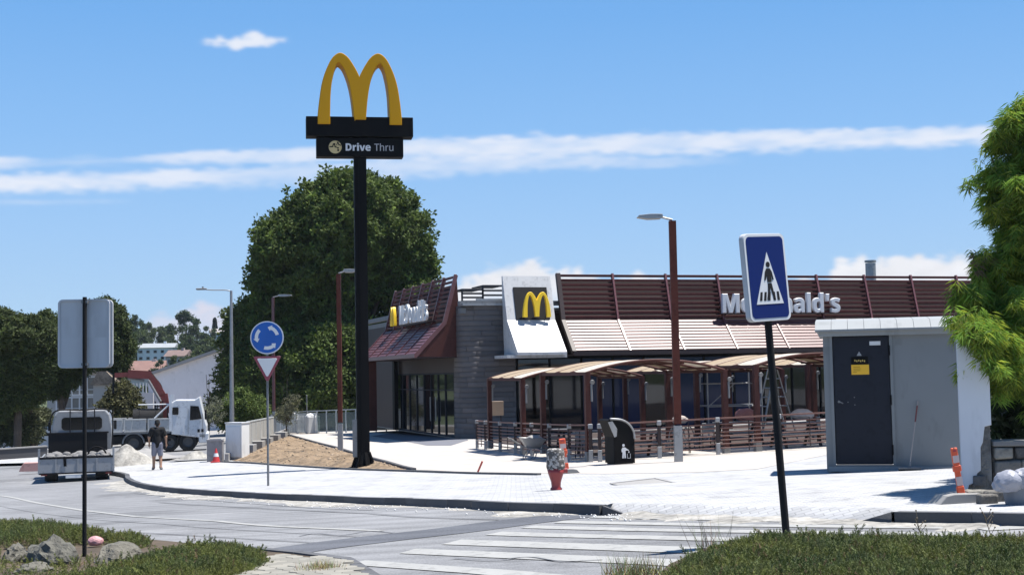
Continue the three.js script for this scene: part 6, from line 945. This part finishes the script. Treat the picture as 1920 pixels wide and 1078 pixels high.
{ // trees on the hill: each with its own crown and trunk
  const R = rng(131), big = leafClump(12, 1.0, 0.7, 1.1, 9), hillTrees = [
    [224, 655, 34, 330, 'dark rounded tree at the left end of the hill line'], [262, 630, 22, 380, 'round hill tree above the left end of the long white house'], [243, 665, 26, 300, 'dark hill tree left of the long white house'],
    [254, 612, 18, 400, 'hill tree rising behind the dark rounded one'], [278, 622, 16, 420, 'hill tree on the skyline above the long white house'], [398, 640, 14, 440, 'hill tree on the skyline left of the conifer'],
    [348, 612, 24, 400, 'large round crowned hill tree standing highest in the middle'], [332, 636, 18, 390, 'small hill tree left of the large round crowned one'], [366, 634, 22, 370, 'hill tree right of the large round crowned one'], [386, 628, 16, 410, 'narrow hill tree left of the small white house'],
    [300, 634, 20, 410, 'low hill tree above the long white house'], [318, 650, 16, 380, 'low hill tree above the right end of the long white house'], [355, 660, 24, 330, 'hill tree right of the pinkish house'], [384, 655, 22, 340, 'hill tree below the small white house'], [410, 662, 24, 330, 'hill tree low beneath the small white house'], [430, 640, 20, 400, 'hill tree right of the small white house'], [340, 680, 18, 260, 'hill tree just below the pinkish house'], [300, 690, 14, 240, 'small tree in front of the red tiled roof'], [425, 620, 14, 430, 'small pale hill tree behind the tall street light'], [372, 672, 16, 270, 'hill tree above the hall roof'], [400, 680, 18, 270, 'hill tree touching the hall roof on the right'], [280, 655, 12, 400, 'small hill tree behind the long white house'], [205, 640, 30, 380, 'hill tree behind the tall dark tree'], [440, 665, 18, 330, 'hill tree behind the street light pole'], [312, 622, 11, 440, 'far small hill tree left of the large round one']];
  hillTrees.forEach(([px, py, r0, Z, label], i) => {
    const r = r0 * 1.25, s = F / Z, w = r / s, foot = at(px, py + r * 1.5, Z), L = [[0, r * 1.5 / s, 0, w * 0.75], [-w * 0.4, r * 1.2 / s, 0, w * 0.6], [w * 0.4, r * 1.25 / s, 0.3, w * 0.6], [0, r * 1.9 / s, 0, w * 0.55], [0, r * 0.8 / s, w * 0.3, w * 0.7]];
    foot.drop = Math.max(0, foot.y - scene.userData.hillY(foot.x, foot.z));
    tree('hill_tree', label, 'trees on the hill', foot, L, 700, w * 0.2, [[0.05, 0.075, 0.03], [0.07, 0.095, 0.035], [0.06, 0.085, 0.04]][i % 3], w * 0.06, r * 0.5 / s, 140 + i, [big.clone().scale(0.55, 0.55, 0.55)]);
  });
  const Z = 425, c = at(402, 640, Z), s = F / Z, co = thing('conifer', 'dark pointed conifer beside the small white hill house', 'tree', c, 0, 'trees on the hill'), H = 42 / s, it = []; const Rc = rng(171); for (let i = 0; i < 500; i++) { const u = Rc(), a = Rc() * 6.28, rr = (1 - u) * 8 / s * (0.4 + 0.6 * Rc()); it.push([V(Math.cos(a) * rr, u * H, Math.sin(a) * rr), turned(Rc), 0.4, lin(0.02, 0.032, 0.022)]); } scatter('crown', big, leafM, co, it); part('trunk', CY(0.1, 0.5, H * 0.9 + 8, 0, H * 0.45 - 4, 0, 7), mat([0.1, 0.08, 0.06], 0.95), co);
  // low scrub over the hillside
  const hy = scene.userData.hillY, sc = []; const Rs = rng(175); for (let i = 0; i < 2600; i++) { const x = -190 + Rs() * 175, z = -200 - Rs() * 260, k = 0.6 + Rs() * 0.8; sc.push([V(x, hy(x, z) + 0.6, z), turned(Rs), 0.7 + Rs() * 0.7, lin(0.05 * k, 0.07 * k, 0.028 * k)]); } tag(scatter('hillside_scrub', big, leafM, scene, sc), 'low green scrub covering the far hillside', 'scrub', null, 'stuff');
}
// spreading juniper on the near islands
function sprig(seed) { const R = rng(seed), pos = []; const ax = V(0, 1, 0); for (let i = 0; i < 44; i++) { const u = 0.08 + 0.92 * i / 44, a = i * 2.4, b = V(Math.sin(u * 1.2) * 0.25, u, 0), out = V(Math.cos(a), 0.9 + u * 0.6, Math.sin(a)).normalize(), L = 0.26 * (1.1 - u * 0.6) * (0.7 + R() * 0.6), s = out.clone().cross(V(R() - 0.5, R(), R() - 0.5)).normalize().multiplyScalar(0.021), t = b.clone().addScaledVector(out, L), m = b.clone().addScaledVector(out, L * 0.4); for (const q of [b, m.clone().add(s), t, b, t, m.clone().sub(s)]) pos.push(q.x, q.y, q.z); } const g = new THREE.BufferGeometry(); g.setAttribute('position', new THREE.Float32BufferAttribute(pos, 3)); g.computeVertexNormals(); return g; }
const sprigs = [sprig(3), sprig(4)], junM = mat([1, 1, 1], 0.8, { transmission: 0.15, thickness: 0 });
function juniper(label, poly, hMax, n, seed, round = 0.5) {  // poly: outline in [x, z]; height rises from the rim
  const xs = poly.map((p) => p[0]), zs = poly.map((p) => p[1]), x0 = Math.min(...xs), x1 = Math.max(...xs), z0 = Math.min(...zs), z1 = Math.max(...zs), R = rng(seed);
  const rim = (x, z) => { let m = 9; for (let i = 0, j = poly.length - 1; i < poly.length; j = i++) { const [ax, az] = poly[j], [bx, bz] = poly[i], dx = bx - ax, dz = bz - az, t = clamp(((x - ax) * dx + (z - az) * dz) / (dx * dx + dz * dz)); m = Math.min(m, Math.hypot(x - ax - dx * t, z - az - dz * t)); } return m; };
  const hgt = (x, z) => hMax * Math.sqrt(clamp(rim(x, z) / round)) * (0.6 + 0.4 * fbm(x * 1.6 + seed, z * 1.6, 4, 1e9, seed) + 0.34 * (fbm(x * 5.5 + seed, z * 5.5, 3, 1e9, seed + 9) - 0.3));
  const t = thing('juniper_hedge', label, 'hedge', V(0, 0, 0), 0, 'juniper on the islands'), items = [];
  let k = 0; while (items.length < n && k++ < n * 6) { const x = lerp(x0, x1, R()), z = lerp(z0, z1, R()); if (!inside(poly, x, z)) continue; const h = hgt(x, z), y = land(x, z) + h * (R() < 0.75 ? 0.9 + R() * 0.1 : R()), q = new THREE.Quaternion().setFromEuler(new THREE.Euler((R() - 0.5) * 2.7, R() * 6.28, (R() - 0.5) * 2.7)), br = 0.6 + R() * 0.8, warm = fbm(x * 2 + 5, z * 2, 3, 1e9, seed + 4), dead = R() < 0.03; items.push([V(x, y - 0.03, z), q, 0.06 + R() * 0.06 + (R() < 0.012 ? 0.08 : 0), dead ? lin(0.16, 0.10, 0.05) : lin((0.05 + 0.115 * warm) * br, (0.085 + 0.085 * warm) * br, 0.022 * br)]); }
  const hf = Math.ceil(items.length / 2); scatter('foliage', sprigs[0], junM, t, items.slice(0, hf)); scatter('foliage', sprigs[1], junM, t, items.slice(hf));
  const st = 0.09, pos = []; for (let x = x0; x < x1; x += st) for (let z = z0; z < z1; z += st) if (inside(poly, x + st / 2, z + st / 2)) for (const [a, b] of [[0, 0], [0, 1], [1, 0], [1, 0], [0, 1], [1, 1]]) { const X = x + a * st, Z = z + b * st; pos.push(X, land(X, Z) + Math.max(0, hgt(X, Z) * 0.72 - 0.03), Z); }
  const g = new THREE.BufferGeometry(); g.setAttribute('position', new THREE.Float32BufferAttribute(pos, 3)); g.computeVertexNormals(); part('woody_core', g, mat([0.085, 0.068, 0.042], 0.95, { map: T.dirt }), t);
  return t;
}
{
  const isl = (pts, name) => { const poly = px2xz(pts); const rows = poly.map(([x, z]) => [V(x, land(x, z), z), V(x, land(x, z) - 0.3, z)]); rows.push(rows[0]); structure(name, [sheetGeo(poly, 0.002), quads(rows)], M.soil); return poly; };
  isl([[1200, 1110], [1255, 1058], [1340, 1022], [1460, 1012], [1700, 1014], [2000, 1020], [2350, 1026], [2350, 1500], [1050, 1500]], 'right_island');
  isl([[-420, 985], [60, 982], [200, 1004], [330, 1016], [470, 1030], [560, 1039], [650, 1051], [705, 1085], [740, 1140], [760, 1500], [-420, 1500]], 'left_island');
  juniper('wide clipped juniper hedge at the lower right below the crossing sign', px2xz([[1230, 1120], [1262, 1080], [1330, 1050], [1430, 1036], [1560, 1034], [1800, 1040], [2150, 1048], [2350, 1060], [2350, 1330], [1300, 1330], [1235, 1200]]), 0.225, 56000, 201, 0.45);
  juniper('low juniper spread on the far left beyond the stones', px2xz([[-300, 992], [40, 994], [130, 1000], [205, 1012], [245, 1020], [150, 1024], [40, 1030], [-300, 1044]]), 0.19, 18000, 203, 0.35);
  juniper('low juniper spread at the lower left in front of the stones', px2xz([[-300, 1160], [20, 1128], [110, 1108], [190, 1090], [250, 1066], [330, 1048], [420, 1040], [480, 1046], [503, 1060], [470, 1076], [400, 1098], [330, 1150], [200, 1230], [-300, 1300]]), 0.17, 34000, 205, 0.35);
  juniper('small tuft of juniper on the right of the stones', px2xz([[205, 1018], [260, 1016], [285, 1024], [240, 1034], [205, 1030]]), 0.14, 900, 207, 0.2);
  // stones and cloth between the junipers
  const boulder = (label, px, py, w, h, d, seed, m, nm = 'boulder', cat = 'stone') => { const p = G(px, py), g = new THREE.IcosahedronGeometry(1, 4), q = g.attributes.position; for (let i = 0; i < q.count; i++) { const x = q.getX(i), y = q.getY(i), z = q.getZ(i), n = 0.66 + 0.55 * fbm(x * 1.8 + seed, y * 1.8 + z * 2.1, 5, 1e9, seed) - 0.7 * Math.abs(fbm(x * 3 + seed, z * 2.2 + y * 2, 3, 1e9, seed + 3) - 0.5) + 0.1 * fbm(x * 11, z * 9 + y * 7, 2, 1e9, 5); q.setXYZ(i, x * n * w, Math.max(-0.02, y * n * h), z * n * d); } g.computeVertexNormals(); const o = solo(nm, g, m, label, cat, 'stones among the juniper'); o.position.copy(p); o.rotation.y = seed; return o; };
  const stM = mat([0.14, 0.14, 0.125], 0.9, { map: T.dirt, bumpMap: T.bump, bumpScale: 0.02 }), stM2 = mat([0.17, 0.165, 0.145], 0.9, { map: T.dirt, bumpMap: T.bump, bumpScale: 0.02 });
  boulder('broad grey green boulder left of the black sign post', 95, 1056, 0.46, 0.29, 0.28, 2.2, stM); boulder('flat pale stone right of the black sign post', 222, 1052, 0.36, 0.2, 0.22, 1.3, stM2); boulder('small stone at the far left of the juniper', 30, 1052, 0.24, 0.2, 0.14, 4.6, stM2); boulder('low pale stone at the bottom left corner', 66, 1072, 0.22, 0.1, 0.2, 3.1, stM2);
  juniper('dark low juniper filling the gap between the stones', px2xz([[-300, 1064], [30, 1052], [140, 1046], [200, 1052], [270, 1052], [240, 1070], [120, 1100], [-300, 1140]]), 0.03, 1600, 209, 0.2);
  const pk = solo('plastic_wrapper', crumple(0.085, 1.1, 0.8, 0.9, 33, 2), mat([0.5, 0.26, 0.27], 0.6, { map: T.scuff }), 'crumpled pink plastic wrapper lying among the stones', 'litter'); pk.position.copy(G(178, 1026)).add(V(0, 0.07, 0));
  // interlocking pavers on the point of the left island
  const pv = new THREE.Group(); pv.name = 'island_paving'; pv.userData.kind = 'structure'; scene.add(pv); const area = px2xz([[405, 1092], [500, 1050], [530, 1044], [600, 1050], [650, 1056], [690, 1084], [720, 1130], [700, 1200], [430, 1200]]), R = rng(211), hg = clean(new THREE.CylinderGeometry(0.094, 0.099, 0.06, 6)), pm = [[0.25, 0.24, 0.205], [0.215, 0.205, 0.175], [0.28, 0.265, 0.225]].map((c) => mat(c, 0.9, { map: T.concrete }));
  const xs = area.map((p) => p[0]), zs = area.map((p) => p[1]); let cnt = 0; for (let i = 0; i < 60; i++) for (let j = 0; j < 60; j++) { const x = Math.min(...xs) + i * 0.174 + (j % 2) * 0.087, z = Math.max(...zs) - j * 0.151; if (!inside(area, x, z) || cnt > 290) continue; const o = new THREE.Mesh(hg, pm[Math.floor(R() * 3)]); o.name = 'paver'; o.position.set(x, land(x, z) + 0.0 + R() * 0.006, z); o.rotation.set((R() - 0.5) * 0.04, 0, (R() - 0.5) * 0.04); o.castShadow = o.receiveShadow = true; pv.add(o); cnt++; }
  // island kerb edge and dry grass
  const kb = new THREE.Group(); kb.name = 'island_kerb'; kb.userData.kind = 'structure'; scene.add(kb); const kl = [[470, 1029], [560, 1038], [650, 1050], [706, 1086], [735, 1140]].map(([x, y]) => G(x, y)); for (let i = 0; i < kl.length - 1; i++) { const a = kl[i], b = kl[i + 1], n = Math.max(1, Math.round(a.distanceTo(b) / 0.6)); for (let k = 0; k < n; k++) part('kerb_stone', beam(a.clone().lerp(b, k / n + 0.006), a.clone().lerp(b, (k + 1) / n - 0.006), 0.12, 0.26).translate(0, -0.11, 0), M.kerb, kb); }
  const blade = new THREE.BufferGeometry(); blade.setAttribute('position', new THREE.Float32BufferAttribute([-0.03, 0, 0, 0.03, 0, 0, 0.05, 1, 0.2], 3)); blade.computeVertexNormals(); const dry = (c, n, sp, label, col, hh) => { const it = []; for (let i = 0; i < n; i++) { const x = c.x + (R() + R() - 1) * sp, z = c.z + (R() + R() - 1) * sp * 0.8; it.push([V(x, land(x, z), z), new THREE.Quaternion().setFromEuler(new THREE.Euler((R() - 0.5) * 1.2, R() * 6.28, (R() - 0.5) * 1.2)), V(0.12, hh * (0.5 + R()), 0.12), lin(col[0] * (0.6 + R() * 0.8), col[1] * (0.6 + R() * 0.8), col[2])]); } tag(scatter('dry_grass', blade, mat([1, 1, 1], 0.9), scene, it), label, 'grass', null, 'stuff'); };
  dry(G(600, 1072), 420, 0.26, 'dry yellow grass between the island pavers', [0.30, 0.25, 0.11], 0.09); dry(G(1190, 1082), 420, 0.3, 'dry grass at the left foot of the wide juniper hedge', [0.25, 0.23, 0.1], 0.16); dry(G(1335, 1036), 60, 0.22, 'thin grass stalks standing over the left end of the hedge', [0.22, 0.2, 0.1], 0.3);
  // thin dead stalks above the hedge
  for (const [px, top, py, l, sd] of [[1735, 972, 1030, 'dry branching weed stalk above the hedge below the cabin', 1], [1865, 966, 1030, 'dry branching weed stalk nearest the right edge', 2]]) { const f = G(px, py), h = high(f, top), w = thing('weed_stalk', l, 'weed', f, 0, 'dead weeds'), Rw = rng(sd + 300), m = mat([0.14, 0.11, 0.07], 0.9); part('stem', tube([V(0, 0, 0), V(-0.03, h * 0.5, 0), V(-0.08, h, 0.02)], 0.004, 8, 5), m, w); for (let k = 0; k < 7; k++) { const u = 0.4 + Rw() * 0.55, y = h * u, a = V(-0.06 * u, y, 0), b = a.clone().add(V((Rw() - 0.5) * 0.14, 0.05 + Rw() * 0.06, (Rw() - 0.5) * 0.1)); part('twig', [rod(a, b, 0.0025, 5), SP(0.008, b.x, b.y, b.z, 6, 5)], m, w); } }
}
// bamboo on the right
{
  const R = rng(221), bl = (() => { const r = rng(19), pos = []; for (let i = 0; i < 9; i++) { const a = r() * 6.283, e = -0.15 - r() * 0.75, d = V(Math.cos(a) * Math.cos(e), Math.sin(e), Math.sin(a) * Math.cos(e)), o = V((r() - 0.5) * 0.1, (r() - 0.5) * 0.08, (r() - 0.5) * 0.1), L = 0.15 + r() * 0.11, s = d.clone().cross(V(0, 1, 0)).normalize().multiplyScalar(0.0095), m = o.clone().addScaledVector(d, L * 0.35).add(V(0, 0.012, 0)), t = o.clone().addScaledVector(d, L).add(V(0, -L * 0.2, 0)); for (const q of [o, m.clone().add(s), t, o, t, m.clone().sub(s)]) pos.push(q.x, q.y, q.z); } const g = new THREE.BufferGeometry(); g.setAttribute('position', new THREE.Float32BufferAttribute(pos, 3)); g.computeVertexNormals(); return g; })();
  const Z = 19.0, s = F / Z, ground = at(1900, 930, Z + 0.8); ground.y = land(ground.x, ground.z);
  const cm = mat([0.12, 0.15, 0.05], 0.5), lm = leafGreen([1, 1, 1], 0.55), inMass = [];
  // outline of the mass in the picture: left edge by row
  const leftEdge = [[185, 1905], [200, 1850], [300, 1838], [380, 1832], [440, 1850], [490, 1826], [530, 1790], [560, 1765], [600, 1790], [640, 1812], [690, 1838], [740, 1852], [800, 1868], [840, 1880]];
  const clumps = [[1890, 215, 'leaning bamboo stem with the highest tip'], [1862, 300, 'bamboo stem arching left above the cabin roof'], [1915, 188, 'bamboo stem at the right edge of the view'], [1796, 545, 'low bamboo stem arching left over the cabin'], [1850, 470, 'bamboo stem with a brown dry tip'], [1935, 180, 'bamboo stem just beyond the right edge'], [1826, 612, 'drooping low bamboo stem over the white pier'], [1890, 400, 'thick leafy bamboo stem in the middle of the clump'], [1980, 170, 'outer bamboo stem out beyond the right edge'], [1918, 560, 'inner bamboo stem above the stone wall'], [1812, 590, 'bamboo stem drooping in front of the cabin roof edge'], [1840, 672, 'lowest bamboo spray hanging in front of the white pier'], [1905, 330, 'bright bamboo stem right of the leafy middle one'], [1935, 430, 'sunlit bamboo stem against the right edge'], [2010, 260, 'bamboo stem added for shade beyond the right edge, second from it'], [2060, 300, 'bamboo stem added for shade beyond the right edge, third from it'], [1975, 420, 'lower bamboo stem added for shade beyond the right edge'], [2110, 360, 'rightmost bamboo stem of the clump, added out of view for shade']];  // the last four stems are added out of view to shade the clump
  clumps.forEach(([px, py, label], i) => {
    const foot = V(ground.x + 0.25 + (i % 4) * 0.28 + R() * 0.2, 0, ground.z - R() * 0.8); foot.y = land(foot.x, foot.z);
    const t = thing('bamboo', label, 'bamboo', foot, 0, 'bamboo clump'), tip = at(px, py, Z + (R() - 0.6) * 0.8 - (i === 6 || i === 11 ? 1.1 : i === 10 ? 0.6 : i > 13 ? -1.0 : 0)).sub(foot), H = tip.y, c = new THREE.CatmullRomCurve3([V(0, 0, 0), V(tip.x * 0.12, H * 0.4, tip.z * 0.2), V(tip.x * 0.5, H * 0.82, tip.z * 0.6), tip]);
    part('culm', new THREE.TubeGeometry(c, 24, 0.018, 6), cm, t);
    const it = [], low = i === 3 || i === 6 || i > 9 ? 0.5 : 0.42;
    const leaf = (p, dry) => { const kk = 0.6 + R() * 0.8, yel = R() < 0.35 ? 1.55 : 1; it.push([p, new THREE.Quaternion().setFromEuler(new THREE.Euler((R() - 0.5) * 0.8, R() * 6.28, (R() - 0.5) * 0.8)), 0.5 + R() * 0.4, dry ? lin(0.3, 0.2, 0.13) : lin(0.20 * kk * yel, 0.32 * kk * (yel > 1 ? 1.15 : 1), 0.05 * kk)]); };
    const nb = [6, 10, 11].includes(i) ? 62 : 34; for (let b = 0; b < nb; b++) {                           // side branches, leafy towards their tips
      const u = low + (0.99 - low) * (b + R()) / nb, q = c.getPoint(u), a = R() * 6.283, L = (0.25 + 0.7 * R() * R()) * lerp(1.15, 0.6, u), e = V(Math.cos(a) * L, L * (0.25 - R() * 0.75), Math.sin(a) * L);
      for (let k = 0; k < (u > 0.7 ? 18 : 34); k++) { const w = Math.pow(R(), 0.55); leaf(q.clone().addScaledVector(e, w).add(V((R() - 0.5) * 0.13, -0.1 * w * w + (R() - 0.5) * 0.11, (R() - 0.5) * 0.13)), i === 4 && u > 0.95 && R() < 0.5); }
    }
    for (let k = 0; k < 160; k++) { const q = c.getPoint(low + (1 - low) * R()), a = R() * 6.283, sp = 0.25 * R(); leaf(q.add(V(Math.cos(a) * sp, (R() - 0.5) * 0.3, Math.sin(a) * sp)), false); }
    scatter('leaves', bl, lm, t, it);
  });
  // added dark foliage standing in for the shade inside the bamboo, over the wall
  const f = ground.clone().add(V(0.75, 0, -0.9)); f.y = land(f.x, f.z); tree('shade_filler_foliage', 'added dark foliage standing in for shade inside the bamboo above the stone wall', null, f, [[0.3, 1.4, 0, 0.75], [0, 0.9, 0.1, 0.6], [0.8, 1.2, 0, 0.8], [0.1, 1.9, -0.1, 0.6], [0.9, 2.1, 0, 0.7], [1.5, 1.4, 0, 0.8], [0.5, 0.7, 0.1, 0.6]], 5200, 0.42, [0.03, 0.042, 0.018], 0.06, 0.6, 231);
}
renderer.render(scene, camera);
